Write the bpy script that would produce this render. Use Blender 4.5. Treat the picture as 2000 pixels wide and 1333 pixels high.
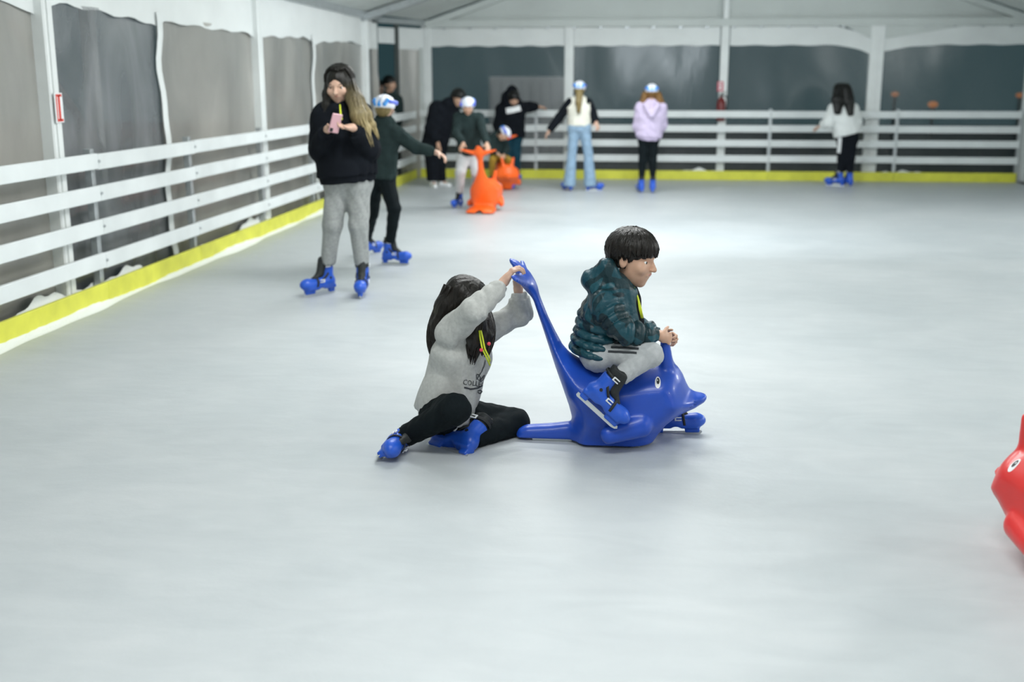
import bpy, bmesh, math, random
import numpy as np
from mathutils import Vector, Matrix
from mathutils.bvhtree import BVHTree

random.seed(7); rng = np.random.default_rng(7)
for o in list(bpy.data.objects): bpy.data.objects.remove(o)
SC = bpy.context.scene
COL = SC.collection

# ------------------------------------------------------------------ camera
FPX, CAMH = 2200.0, 1.6
PIT = math.atan((666.5-158)/FPX); YAW = math.atan(233*math.cos(PIT)/FPX)
cam = bpy.data.cameras.new('camera'); camo = bpy.data.objects.new('camera', cam); COL.objects.link(camo)
cam.sensor_width = 36; cam.lens = FPX/2000*36; cam.clip_end = 200
camo.location = (0, 0, CAMH); camo.rotation_euler = (math.pi/2-PIT, 0, YAW)
cam.dof.use_dof = True; cam.dof.focus_distance = 4.9; cam.dof.aperture_fstop = 1.7
SC.camera = camo
SC.view_settings.view_transform = 'Standard'; SC.view_settings.look = 'None'
SC.view_settings.exposure = 1.1; SC.view_settings.gamma = 1.0; SC.view_settings.use_curve_mapping = False
# ------------------------------------------------------------------ world: night outside
W = bpy.data.worlds.new('night'); SC.world = W; W.use_nodes = True
W.node_tree.nodes['Background'].inputs[0].default_value = (0.010, 0.022, 0.025, 1)
W.node_tree.nodes['Background'].inputs[1].default_value = 1.0
# ------------------------------------------------------------------ tent floodlights under the ridge (above the frame)
def area(name, loc, size, energy, rot=(0, 0, 0), col=(0.985, 1.0, 0.99)):
    l = bpy.data.lights.new(name, 'AREA'); l.shape = 'RECTANGLE'; l.size, l.size_y = size; l.energy = energy; l.color = col
    o = bpy.data.objects.new(name, l); COL.objects.link(o); o.location = loc; o.rotation_euler = rot
    return o
for y, e in ((-1.5, 54), (2.5, 56), (6.8, 76), (11.0, 74), (15.0, 54)):
    area('tent_floodlight', (-.9, y, 3.20), (3.6, 0.7), e)
for y, e in ((1.0, 80), (5.5, 105), (9.5, 105), (13.5, 80)):
    area('side_floodlight', (6.1, y, 2.75), (1.2, 0.5), e*.78, (0, math.radians(88), 0))
area('end_floodlight', (.57, 10.6, 2.48), (.7, .3), 46, (math.radians(82), 0, 0), (.86, .94, 1))

# ------------------------------------------------------------------ photo pixel -> point in the place
_F = np.array([-math.sin(YAW)*math.cos(PIT), math.cos(YAW)*math.cos(PIT), -math.sin(PIT)])
_R = np.array([math.cos(YAW), math.sin(YAW), 0.0]); _U = np.cross(_R, _F)
def ray(x, y): return _F + _R*(x-1000)/FPX - _U*(y-666.5)/FPX
def at(x, y, Y): d = ray(x, y); return np.array([0, 0, CAMH]) + d*Y/d[1]
def ground(x, y): d = ray(x, y); return np.array([0, 0, CAMH]) - d*CAMH/d[2]
V = lambda *a: np.array(a, float)
def nrm(v): v = np.asarray(v, float); return v/max(np.linalg.norm(v), 1e-9)

# ------------------------------------------------------------------ materials
MATS = {}
def _base(name):
    m = bpy.data.materials.new(name); m.use_nodes = True; MATS[name] = m
    return m, m.node_tree.nodes, m.node_tree.links, m.node_tree.nodes['Principled BSDF']
def mat(name, col, rough=0.6, metal=0.0, spec=0.5, var=0.0, scale=20, bump=0.0, bscale=200, coat=0.0, sheen=0.0, sss=0.0):
    m, N, L, b = _base(name)
    b.inputs['Base Color'].default_value = (*col, 1); b.inputs['Roughness'].default_value = rough
    b.inputs['Metallic'].default_value = metal; b.inputs['Specular IOR Level'].default_value = spec
    b.inputs['Coat Weight'].default_value = coat; b.inputs['Sheen Weight'].default_value = sheen
    if sss: b.inputs['Subsurface Weight'].default_value = sss; b.inputs['Subsurface Radius'].default_value = (.012, .005, .003)
    tc = N.new('ShaderNodeTexCoord')
    if var:
        n = N.new('ShaderNodeTexNoise'); n.inputs['Scale'].default_value = scale; n.inputs['Detail'].default_value = 4
        r = N.new('ShaderNodeValToRGB'); r.color_ramp.elements[0].position = .3; r.color_ramp.elements[1].position = .7
        r.color_ramp.elements[0].color = (*[c*(1-var) for c in col], 1); r.color_ramp.elements[1].color = (*[min(1, c*(1+var)) for c in col], 1)
        L.new(tc.outputs['Object'], n.inputs['Vector']); L.new(n.outputs['Fac'], r.inputs[0]); L.new(r.outputs[0], b.inputs['Base Color'])
    if bump:
        n2 = N.new('ShaderNodeTexNoise'); n2.inputs['Scale'].default_value = bscale; n2.inputs['Detail'].default_value = 3
        bp = N.new('ShaderNodeBump'); bp.inputs['Strength'].default_value = bump; bp.inputs['Distance'].default_value = .004
        L.new(tc.outputs['Object'], n2.inputs['Vector']); L.new(n2.outputs['Fac'], bp.inputs['Height']); L.new(bp.outputs[0], b.inputs['Normal'])
    return m
def emis(name, col, s):
    m, N, L, b = _base(name); b.inputs['Base Color'].default_value = (0, 0, 0, 1)
    b.inputs['Emission Color'].default_value = (*col, 1); b.inputs['Emission Strength'].default_value = s
    return m
def fabric(name, col, var=.12, scale=9, rough=.95, bump=.5, bscale=350, sheen=0):
    return mat(name, col, rough, 0, .12, var, scale, bump, bscale, 0, sheen)
def hairmat(name, root, tip=None, z0=0, z1=1, axis='Z'):
    m, N, L, b = _base(name)
    b.inputs['Roughness'].default_value = .38; b.inputs['Specular IOR Level'].default_value = .32
    tc = N.new('ShaderNodeTexCoord')
    n = N.new('ShaderNodeTexNoise'); n.inputs['Scale'].default_value = 30; n.inputs['Detail'].default_value = 5
    mp = N.new('ShaderNodeMapping'); mp.inputs['Scale'].default_value = (4, 4, .35)
    L.new(tc.outputs['Object'], mp.inputs[0]); L.new(mp.outputs[0], n.inputs['Vector'])
    r = N.new('ShaderNodeValToRGB'); r.color_ramp.elements[0].position = .32; r.color_ramp.elements[1].position = .72
    r.color_ramp.elements[0].color = (*[c*.6 for c in root], 1); r.color_ramp.elements[1].color = (*[min(1, c*1.5) for c in root], 1)
    L.new(n.outputs['Fac'], r.inputs[0]); out = r.outputs[0]
    if tip:
        r2 = N.new('ShaderNodeValToRGB'); r2.color_ramp.elements[0].position = .32; r2.color_ramp.elements[1].position = .72
        r2.color_ramp.elements[0].color = (*[c*.55 for c in tip], 1); r2.color_ramp.elements[1].color = (*[min(1, c*1.3) for c in tip], 1)
        L.new(n.outputs['Fac'], r2.inputs[0])
        at_ = N.new('ShaderNodeAttribute'); at_.attribute_name = 'tip'
        mx = N.new('ShaderNodeMix'); mx.data_type = 'RGBA'
        L.new(at_.outputs['Fac'], mx.inputs[0]); L.new(out, mx.inputs[6]); L.new(r2.outputs[0], mx.inputs[7]); out = mx.outputs[2]
    L.new(out, b.inputs['Base Color'])
    bp = N.new('ShaderNodeBump'); bp.inputs['Strength'].default_value = .5; bp.inputs['Distance'].default_value = .006
    L.new(n.outputs['Fac'], bp.inputs['Height']); L.new(bp.outputs[0], b.inputs['Normal'])
    return m

def ice_mat():
    m, N, L, b = _base('ice')
    tc = N.new('ShaderNodeTexCoord')
    n = N.new('ShaderNodeTexNoise'); n.inputs['Scale'].default_value = .9; n.inputs['Detail'].default_value = 7; n.inputs['Roughness'].default_value = .6
    L.new(tc.outputs['Object'], n.inputs['Vector'])
    r = N.new('ShaderNodeValToRGB'); r.color_ramp.elements[0].position = .35; r.color_ramp.elements[1].position = .65
    r.color_ramp.elements[0].color = (.455, .492, .508, 1); r.color_ramp.elements[1].color = (.51, .540, .553, 1)
    L.new(n.outputs['Fac'], r.inputs[0])
    # long skate scratches
    mp = N.new('ShaderNodeMapping'); mp.inputs['Rotation'].default_value = (0, 0, .6); mp.inputs['Scale'].default_value = (1, 2.6, 1)
    n2 = N.new('ShaderNodeTexNoise'); n2.inputs['Scale'].default_value = 2.2; n2.inputs['Detail'].default_value = 7; n2.inputs['Distortion'].default_value = 1.4
    L.new(tc.outputs['Object'], mp.inputs[0]); L.new(mp.outputs[0], n2.inputs['Vector'])
    mx = N.new('ShaderNodeMix'); mx.data_type = 'RGBA'; mx.blend_type = 'OVERLAY'; mx.inputs[0].default_value = .10
    L.new(r.outputs[0], mx.inputs[6]); L.new(n2.outputs['Fac'], mx.inputs[7]); L.new(mx.outputs[2], b.inputs['Base Color'])
    rr = N.new('ShaderNodeMapRange'); rr.inputs['To Min'].default_value = .28; rr.inputs['To Max'].default_value = .5
    L.new(n.outputs['Fac'], rr.inputs['Value']); L.new(rr.outputs[0], b.inputs['Roughness'])
    b.inputs['Specular IOR Level'].default_value = .22
    n3 = N.new('ShaderNodeTexNoise'); n3.inputs['Scale'].default_value = 14; n3.inputs['Detail'].default_value = 8
    L.new(tc.outputs['Object'], n3.inputs['Vector'])
    bp = N.new('ShaderNodeBump'); bp.inputs['Strength'].default_value = .25; bp.inputs['Distance'].default_value = .01
    L.new(n3.outputs['Fac'], bp.inputs['Height']); L.new(bp.outputs[0], b.inputs['Normal'])
    return m
def pane_mat(name, col, clear, rough, wear=.25):
    """clear plastic tent sheet: part see-through, part milky, glossy, with creases and scuffs"""
    m, N, L, b = _base(name); out = N['Material Output']
    tc = N.new('ShaderNodeTexCoord')
    mp = N.new('ShaderNodeMapping'); mp.inputs['Scale'].default_value = (1, 1, .45); mp.inputs['Rotation'].default_value = (.5, .3, 0)
    n = N.new('ShaderNodeTexNoise'); n.inputs['Scale'].default_value = 1.6; n.inputs['Detail'].default_value = 6; n.inputs['Distortion'].default_value = .8
    L.new(tc.outputs['Object'], mp.inputs[0]); L.new(mp.outputs[0], n.inputs['Vector'])
    r = N.new('ShaderNodeMapRange'); r.inputs['From Min'].default_value = .3; r.inputs['From Max'].default_value = .7
    r.inputs['To Min'].default_value = clear+wear/2; r.inputs['To Max'].default_value = clear-wear/2
    L.new(n.outputs['Fac'], r.inputs['Value'])
    b.inputs['Base Color'].default_value = (*col, 1); b.inputs['Roughness'].default_value = rough
    b.inputs['Specular IOR Level'].default_value = .5
    bp = N.new('ShaderNodeBump'); bp.inputs['Strength'].default_value = .35; bp.inputs['Distance'].default_value = .03
    L.new(n.outputs['Fac'], bp.inputs['Height']); L.new(bp.outputs[0], b.inputs['Normal'])
    t = N.new('ShaderNodeBsdfTransparent'); tl = N.new('ShaderNodeBsdfTranslucent'); tl.inputs[0].default_value = (*col, 1)
    a = N.new('ShaderNodeMixShader'); a.inputs[0].default_value = .25
    L.new(b.outputs[0], a.inputs[1]); L.new(tl.outputs[0], a.inputs[2])
    mx = N.new('ShaderNodeMixShader')
    L.new(r.outputs[0], mx.inputs[0]); L.new(a.outputs[0], mx.inputs[1]); L.new(t.outputs[0], mx.inputs[2])
    gl = N.new('ShaderNodeBsdfGlossy'); gl.inputs['Roughness'].default_value = rough; L.new(bp.outputs[0], gl.inputs['Normal'])
    fr = N.new('ShaderNodeFresnel'); fr.inputs['IOR'].default_value = 1.5
    top = N.new('ShaderNodeMixShader'); L.new(fr.outputs[0], top.inputs[0]); L.new(mx.outputs[0], top.inputs[1]); L.new(gl.outputs[0], top.inputs[2])
    L.new(top.outputs[0], out.inputs[0])
    return m
def camo_mat():
    m, N, L, b = _base('camouflage_nylon')
    tc = N.new('ShaderNodeTexCoord')
    n = N.new('ShaderNodeTexNoise'); n.inputs['Scale'].default_value = 4.6; n.inputs['Detail'].default_value = 1.2; n.inputs['Distortion'].default_value = .9
    L.new(tc.outputs['Object'], n.inputs['Vector'])
    r = N.new('ShaderNodeValToRGB'); r.color_ramp.interpolation = 'CONSTANT'
    e = r.color_ramp.elements; e[0].color = (.062, .075, .070, 1); e[1].position = .36; e[1].color = (.006, .022, .030, 1)
    for p, c in ((.43, (.008, .060, .082)), (.53, (.006, .030, .038)), (.59, (.012, .080, .105)), (.68, (.075, .082, .075))):
        x = e.new(p); x.color = (*c, 1)
    L.new(n.outputs['Fac'], r.inputs[0]); L.new(r.outputs[0], b.inputs['Base Color'])
    b.inputs['Roughness'].default_value = .42; b.inputs['Specular IOR Level'].default_value = .4
    n2 = N.new('ShaderNodeTexNoise'); n2.inputs['Scale'].default_value = 45; n2.inputs['Detail'].default_value = 4
    bp = N.new('ShaderNodeBump'); bp.inputs['Strength'].default_value = .5; bp.inputs['Distance'].default_value = .008
    L.new(tc.outputs['Object'], n2.inputs['Vector']); L.new(n2.outputs['Fac'], bp.inputs['Height']); L.new(bp.outputs[0], b.inputs['Normal'])
    return m

M_ICE = ice_mat()
M_WHITE = mat('white_painted_board', (.80, .84, .84), .45, var=.05, scale=3)
M_ALU = mat('white_coated_aluminium', (.82, .85, .84), .4, .0, var=.04, scale=4)
M_STEEL = mat('galvanised_steel', (.50, .53, .54), .42, .7, var=.1)
M_DARKSTEEL = mat('dark_steel', (.10, .115, .11), .5, .5)
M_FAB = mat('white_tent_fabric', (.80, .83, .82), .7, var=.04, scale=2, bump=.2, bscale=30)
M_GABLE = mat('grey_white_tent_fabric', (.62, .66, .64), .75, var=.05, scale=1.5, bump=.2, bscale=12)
M_YEL = mat('yellow_kickboard', (.72, .72, .075), .42, var=.1, scale=5)
M_SNOW = mat('scraped_snow', (.86, .89, .90), .9, bump=.8, bscale=60)
M_PANE_L = pane_mat('milky_plastic_sheet', (.66, .635, .58), .28, .30)
M_PANE_L2 = pane_mat('blue_grey_plastic_sheet', (.46, .475, .49), .42, .25, .5)
M_PANE_B = pane_mat('clear_plastic_sheet', (.30, .335, .345), .88, .26, .10)
M_OUT = mat('dark_asphalt', (.05, .055, .05), .9, var=.2)
M_SKIN = mat('skin', (.62, .40, .30), .5, var=.05, scale=12, sss=.12)
M_SKIN2 = mat('skin_warm', (.56, .34, .235), .5, var=.05, scale=12, sss=.12)
M_LIP = mat('lip', (.45, .17, .15), .45)
M_EYEW = mat('eye_white', (.8, .8, .78), .2)
M_EYEB = mat('eye_iris', (.02, .012, .008), .15)
M_BLUE = mat('blue_skate_plastic', (.016, .095, .55), .36, coat=.1, var=.06, scale=6)
M_BLACK = mat('black_padding', (.012, .015, .016), .6)
M_BLADE = mat('steel_blade', (.62, .65, .66), .3, .6)
M_BUCK = mat('white_buckle', (.75, .78, .80), .4)
M_SLEDB = mat('blue_moulded_plastic', (.012, .072, .47), .36, coat=.1, var=.10, scale=4, bump=.05, bscale=40)
M_SLEDO = mat('orange_moulded_plastic', (.93, .125, .008), .42, coat=.1, var=.05, scale=4)
M_SLEDR = mat('red_moulded_plastic', (.72, .035, .032), .36, coat=.15, var=.06, scale=4)
M_PUPIL = mat('printed_black', (.01, .01, .012), .5)
M_PRINTW = mat('printed_white', (.85, .87, .88), .5)
M_INK = mat('dark_print_ink', (.03, .035, .04), .8)
M_REDSIGN = mat('red_sign_ink', (.75, .06, .04), .5)
M_LANY = mat('yellow_lanyard', (.70, .80, .05), .6)
M_LANR = mat('red_bead', (.75, .06, .10), .5)
M_CAMO = camo_mat()
M_SWEAT = fabric('heather_grey_fleece', (.50, .51, .49), .10, 60)
M_JOG = fabric('grey_jersey', (.335, .35, .345), .12, 50)
M_JOG2 = fabric('light_grey_jersey', (.47, .49, .50), .08, 50)
M_BLKCOT = fabric('black_cotton', (.008, .010, .014), .2, 12)
M_BLKLEG = fabric('black_leggings', (.006, .010, .012), .2, 12, .8)
M_DKGRN = fabric('dark_green_grey_fleece', (.022, .036, .036), .15, 12)
M_DENL = fabric('light_blue_denim', (.27, .39, .52), .15, 14)
M_DEND = fabric('dark_teal_denim', (.012, .050, .075), .2, 14)
M_LILAC = fabric('lilac_fleece', (.58, .50, .68), .06, 10)
M_CREAM = fabric('cream_knit', (.78, .77, .68), .05, 10)
M_WJACK = fabric('white_jacket', (.76, .79, .78), .05, 10)
M_OCHRE = fabric('ochre_cotton', (.33, .21, .035), .15, 10)
M_LGREY = fabric('pale_grey_cotton', (.60, .60, .61), .08, 10)
M_HAIRD = hairmat('dark_brown_hair', (.011, .009, .007))
M_HAIRB = hairmat('black_hair', (.006, .0065, .006))
M_HAIRM = hairmat('ombre_hair', (.011, .010, .008), (.34, .27, .13))
M_HAIRG = hairmat('light_brown_hair', (.20, .15, .06))
M_HAIRR = hairmat('auburn_hair', (.16, .08, .02))
M_HELW = mat('white_helmet_shell', (.78, .80, .88), .3, coat=.3)
M_HELB = mat('blue_helmet_insert', (.10, .16, .72), .3, coat=.3)
M_HELC = mat('light_blue_helmet_insert', (.04, .30, .78), .3, coat=.3)
M_PINK = mat('pink_phone_case', (.72, .42, .46), .4)
M_SCREEN = mat('phone_screen', (.02, .02, .025), .1)
M_EXT = mat('red_extinguisher', (.16, .012, .012), .35)

# ------------------------------------------------------------------ object helpers
def link(name, me, material, parent=None):
    o = bpy.data.objects.new(name, me)
    COL.objects.link(o)
    if material is not None and not me.materials: me.materials.append(material)
    if parent is not None: o.parent = parent
    return o
def pmesh(name, vs, fs, smooth=False):
    me = bpy.data.meshes.new(name)
    me.from_pydata([tuple(map(float, v)) for v in vs], [], [tuple(map(int, f)) for f in fs]); me.update()
    if smooth: me.polygons.foreach_set('use_smooth', [True]*len(me.polygons))
    return me
def tag(o, label=None, cat=None, group=None, kind=None):
    if label: o['label'] = label
    if cat: o['category'] = cat
    if group: o['group'] = group
    if kind: o['kind'] = kind
    return o
def empty(name, loc=(0, 0, 0), rz=0.0):
    o = bpy.data.objects.new(name, None); COL.objects.link(o); o.location = tuple(map(float, loc)); o.rotation_euler = (0, 0, rz)
    o.empty_display_size = .1
    return o
def box_data(c, s, R=None, bev=0.0):
    bm = bmesh.new(); bmesh.ops.create_cube(bm, size=1)
    for v in bm.verts: v.co = Vector((v.co.x*s[0], v.co.y*s[1], v.co.z*s[2]))
    if bev: bmesh.ops.bevel(bm, geom=bm.edges[:], offset=bev, segments=1, affect='EDGES')
    M = Matrix.Translation(Vector(tuple(map(float, c)))) @ (R.to_4x4() if R else Matrix.Identity(4))
    bm.transform(M)
    return bm
def bm_obj(name, bm, material, parent=None, smooth=False):
    me = bpy.data.meshes.new(name); bm.to_mesh(me); bm.free()
    if smooth: me.polygons.foreach_set('use_smooth', [True]*len(me.polygons))
    return link(name, me, material, parent)
def box(name, c, s, material, parent=None, R=None, bev=0.0):
    return bm_obj(name, box_data(c, s, R, bev), material, parent)
def box2(name, a, b, w, h, material, parent=None, bev=.003, up=(0, 0, 1)):
    """bar from a to b, w wide sideways, h high"""
    a = Vector(tuple(map(float, a))); b = Vector(tuple(map(float, b))); d = (b-a); L = d.length; d.normalize()
    u = Vector(up)
    s = d.cross(u); s.normalize(); u = s.cross(d)
    R = Matrix((d, s, u)).transposed()
    return box(name, (a+b)/2, (L, w, h), material, parent, R, bev)
def tube_data(pts, rad, n=8, flat=None, cap=True):
    """tapered tube through pts; rad list; flat=(dir,scale) squashes the section along dir"""
    pts = [np.asarray(p, float) for p in pts]; vs, fs = [], []
    m = len(pts); pn = None
    for i, p in enumerate(pts):
        t = nrm(pts[min(i+1, m-1)]-pts[max(i-1, 0)])
        if pn is None: ref = V(0, 0, 1) if abs(t[2]) < .9 else V(1, 0, 0); a = nrm(np.cross(t, ref))
        else: a = nrm(pn-t*np.dot(pn, t))
        pn = a; b = np.cross(t, a); r = rad[i] if hasattr(rad, '__len__') else rad
        for k in range(n):
            an = 2*math.pi*k/n; q = (a*math.cos(an)+b*math.sin(an))*r
            if flat is not None: q = q-flat[0]*np.dot(q, flat[0])*(1-flat[1])
            vs.append(p+q)
    for i in range(m-1):
        for k in range(n):
            k2 = (k+1) % n; fs.append((i*n+k, i*n+k2, (i+1)*n+k2, (i+1)*n+k))
    if cap: fs.append(tuple(range(n-1, -1, -1))); fs.append(tuple((m-1)*n+k for k in range(n)))
    return vs, fs
def tube(name, pts, rad, material, parent=None, n=8):
    vs, fs = tube_data(pts, rad, n); return link(name, pmesh(name, vs, fs, True), material, parent)
def merge(parts):
    vs, fs = [], []
    for v, f in parts:
        o = len(vs); vs += list(v); fs += [tuple(i+o for i in q) for q in f]
    return vs, fs
def copy_tree(o, parent=None):
    c = o.copy(); COL.objects.link(c); c.parent = parent
    for ch in o.children: copy_tree(ch, c)
    return c

# ------------------------------------------------------------------ smooth solid modelling: signed distance -> mesh
class Solid:
    def __init__(s): s.p = []; s.disp = None; s.amp = 0.0
    def rc(s, a, b, r1, r2=None, k=.02, side=None, sc=1.0, cap=0, sub=False, rip=None):
        """tapered round bar; side/sc widen the section; cap 1/2/3 = flat end at a / b / both; rip=(n,amp) puffer rings"""
        a = np.asarray(a, float); b = np.asarray(b, float); r2 = r1 if r2 is None else r2
        if side is not None:
            ax = nrm(b-a); side = np.asarray(side, float); side = nrm(side-ax*np.dot(side, ax))
        s.p.append(('c', a, b, r1, r2, side, sc, cap, k, sub, rip)); return s
    def el(s, c, A, r, k=.02, sub=False):
        s.p.append(('e', np.asarray(c, float), np.asarray(A, float), np.asarray(r, float), k, sub)); return s
    def bx(s, c, A, hs, rd=.005, k=.01, sub=False):
        s.p.append(('b', np.asarray(c, float), np.asarray(A, float), np.asarray(hs, float)-rd, rd, k, sub)); return s
    @staticmethod
    def one(q, P):
        if q[0] == 'c':
            _, a, b, r1, r2, side, sc, cap, k, sub, rip = q
            pa = P-a; ba = b-a; bb = max(float(ba@ba), 1e-9)
            if side is not None and sc != 1: pa = pa-np.outer((pa@side)*(1-1/sc), side)
            t = (pa@ba)/bb; h = np.clip(t, 0, 1)
            rr = r1+(r2-r1)*h
            if rip: rr = rr+rip[1]*(np.abs(np.sin(np.pi*h*rip[0]))**.5-.7)
            d = np.sqrt(((pa-np.outer(h, ba))**2).sum(1))-rr
            L = math.sqrt(bb)
            if cap & 1: d = np.maximum(d, -t*L)
            if cap & 2: d = np.maximum(d, (t-1)*L)
            return d
        if q[0] == 'e':
            l = (P-q[1])@q[2].T; k0 = np.sqrt(((l/q[3])**2).sum(1)); k1 = np.sqrt(((l/q[3]**2)**2).sum(1))
            return k0*(k0-1)/np.maximum(k1, 1e-6)
        l = np.abs((P-q[1])@q[2].T)-q[3]
        return np.sqrt((np.maximum(l, 0)**2).sum(1))+np.minimum(l.max(1), 0)-q[4]
    @staticmethod
    def kk(q): return (q[8], q[9]) if q[0] == 'c' else ((q[4], q[5]) if q[0] == 'e' else (q[5], q[6]))
    def ev(s, P, sel=None):
        d = np.full(len(P), 1.0)
        for i in (range(len(s.p)) if sel is None else sel):
            q = s.p[i]; k, sub = s.kk(q); e = s.one(q, P)
            if sub: h = np.clip(.5-.5*(e+d)/k, 0, 1); d = d+(-e-d)*h+k*h*(1-h)
            else: h = np.clip(.5+.5*(e-d)/k, 0, 1); d = e+(d-e)*h-k*h*(1-h)
        return d
    def bounds(s):
        lo = np.full(3, 1e9); hi = np.full(3, -1e9)
        for q in s.p:
            k, sub = s.kk(q)
            if sub: continue
            if q[0] == 'c':
                r = max(q[3], q[4])*max(1, q[6])+(q[10][1] if q[10] else 0); lo = np.minimum(lo, np.minimum(q[1], q[2])-r); hi = np.maximum(hi, np.maximum(q[1], q[2])+r)
            else:
                r = np.abs(q[2].T)@(q[3]+(q[4] if q[0] == 'b' else 0)); lo = np.minimum(lo, q[1]-r); hi = np.maximum(hi, q[1]+r)
        return lo-.03, hi+.03
    def mesh(s, h):
        lo, hi = s.bounds(); B = 8
        nb = np.ceil((hi-lo)/h/B).astype(int)+1; n = nb*B
        g = [np.arange(n[i])*h+lo[i] for i in range(3)]
        cg = [(np.arange(nb[i])*B+(B-1)/2)*h+lo[i] for i in range(3)]
        CP = np.stack(np.meshgrid(*cg, indexing='ij'), -1).reshape(-1, 3)
        ds = np.stack([s.one(q, CP) for q in s.p], 1); d = s.ev(CP)
        hd = B*h*.8660*1.35+s.amp
        T = np.where(d < 0, -1.0, 1.0).astype(np.float32).reshape(nb)
        T = T.repeat(B, 0).repeat(B, 1).repeat(B, 2)
        ks = np.array([s.kk(q)[0] for q in s.p])
        o = np.stack(np.meshgrid(*[np.arange(B)*h]*3, indexing='ij'), -1).reshape(-1, 3)-(B-1)/2*h
        for bi in np.nonzero(np.abs(d) < hd+.012)[0]:
            sel = np.nonzero(ds[bi] < hd+ks+.012)[0]
            P = CP[bi]+o; v = s.ev(P, sel)
            if s.disp is not None: v = v-s.disp(P)
            i, j, k = np.unravel_index(bi, nb)
            T[i*B:i*B+B, j*B:j*B+B, k*B:k*B+B] = v.reshape(B, B, B)
        return nets(T, lo, h)
def nets(T, lo, h):
    I = (T < 0)
    s = np.zeros(tuple(np.array(T.shape)-1), np.uint8)
    off = [(a, b, c) for a in (0, 1) for b in (0, 1) for c in (0, 1)]
    n = T.shape
    for a, b, c in off: s += I[a:n[0]-1+a, b:n[1]-1+b, c:n[2]-1+c]
    act = (s > 0) & (s < 8); idx = np.argwhere(act)
    num = np.full(act.shape, -1, np.int32); num[act] = np.arange(len(idx))
    val = {f: T[idx[:, 0]+f[0], idx[:, 1]+f[1], idx[:, 2]+f[2]] for f in off}
    acc = np.zeros((len(idx), 3)); cnt = np.zeros(len(idx))
    for f in off:
        for ax in range(3):
            if f[ax]: continue
            g = list(f); g[ax] = 1; g = tuple(g); va, vb = val[f], val[g]
            cr = (va < 0) != (vb < 0)
            t = np.where(cr, va/np.where(cr, va-vb, 1), 0)
            p = np.tile(np.array(f, float), (len(idx), 1)); p[:, ax] += t
            acc[cr] += p[cr]; cnt += cr
    vs = lo+(idx+acc/np.maximum(cnt, 1)[:, None])*h
    quads = []
    for ax in range(3):
        A = np.take(I, range(n[ax]-1), ax); Bq = np.take(I, range(1, n[ax]), ax)
        e = np.argwhere(A != Bq); b, c = (ax+1) % 3, (ax+2) % 3
        ok = (e[:, b] > 0) & (e[:, c] > 0) & (e[:, b] < n[b]-1) & (e[:, c] < n[c]-1); e = e[ok]
        fl = A[e[:, 0], e[:, 1], e[:, 2]]
        def nn(db, dc):
            q = e.copy(); q[:, b] -= db; q[:, c] -= dc; return num[q[:, 0], q[:, 1], q[:, 2]]
        q = np.stack([nn(1, 1), nn(0, 1), nn(0, 0), nn(1, 0)], 1)
        q[~fl] = q[~fl][:, ::-1]; quads.append(q)
    q = np.concatenate(quads); q = q[(q >= 0).all(1)]
    return vs, q
def np_mesh(name, vs, q, smooth=True):
    me = bpy.data.meshes.new(name)
    me.vertices.add(len(vs)); me.vertices.foreach_set('co', np.asarray(vs, np.float32).ravel())
    me.loops.add(len(q)*4); me.loops.foreach_set('vertex_index', np.asarray(q, np.int32).ravel())
    me.polygons.add(len(q)); me.polygons.foreach_set('loop_start', np.arange(len(q), dtype=np.int32)*4)
    me.update(calc_edges=True)
    if smooth: me.polygons.foreach_set('use_smooth', np.ones(len(q), bool))
    return me
def solid(name, S, h, material, parent=None, org=None):
    vs, q = S.mesh(h)
    if org is not None: vs = vs-np.asarray(org)
    return link(name, np_mesh(name, vs, q), material, parent)
def folds(amp, wl, seed=0, stretch=(1, 1, .6)):
    r = np.random.default_rng(seed); K = r.normal(size=(4, 3)); K = K/np.linalg.norm(K, axis=1)[:, None]*2*math.pi/wl*np.array(stretch); ph = r.uniform(0, 6, 4)
    def f(P):
        w = np.sin(P@K[3]*.45+ph[3])*1.4
        return amp*((np.abs(np.sin(P@K[0]+ph[0]+w))-.6)+.7*(np.abs(np.sin(P@K[1]+ph[1]-w))-.6)+.5*np.sin(P@K[2]*1.6+ph[2]))
    return f
def strands(amp, c, up, seed=0, n=46):
    """fine vertical ridges around the head axis"""
    up = nrm(up); a = nrm(np.cross(up, V(.3, .9, .1))); b = np.cross(up, a)
    def f(P):
        l = P-c; an = np.arctan2(l@b, l@a); z = l@up
        return amp*(np.sin(an*n+3*np.sin(z*14+seed))*.6+np.sin(an*n*.37+seed+z*9)*.8)
    return f

# ================================================================== THE SETTING
EAVE, PTOP = 2.50, 2.13
XL, YB, XR, XC, RIDGE = -3.98, 19.2, 6.35, 1.46, 4.16
CORN = V(-3.42, YB, 0); JOG = V(XL, 17.9, 0)
# ice sheet with a slightly worn, uneven surface
def ice():
    nx, ny = 90, 170; xs = np.linspace(-3.86, 6.2, nx); ys = np.linspace(-4, 19.02, ny)
    vs = [(x, y, 0.0) for y in ys for x in xs]
    fs = [(j*nx+i, j*nx+i+1, (j+1)*nx+i+1, (j+1)*nx+i) for j in range(ny-1) for i in range(nx-1)]
    o = link('floor', pmesh('floor', vs, fs, True), M_ICE); tag(o, kind='structure'); return o
ice()
g = box('ground_outside', (1, 14, -.06), (60, 60, .1), M_OUT); tag(g, kind='structure')

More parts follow.
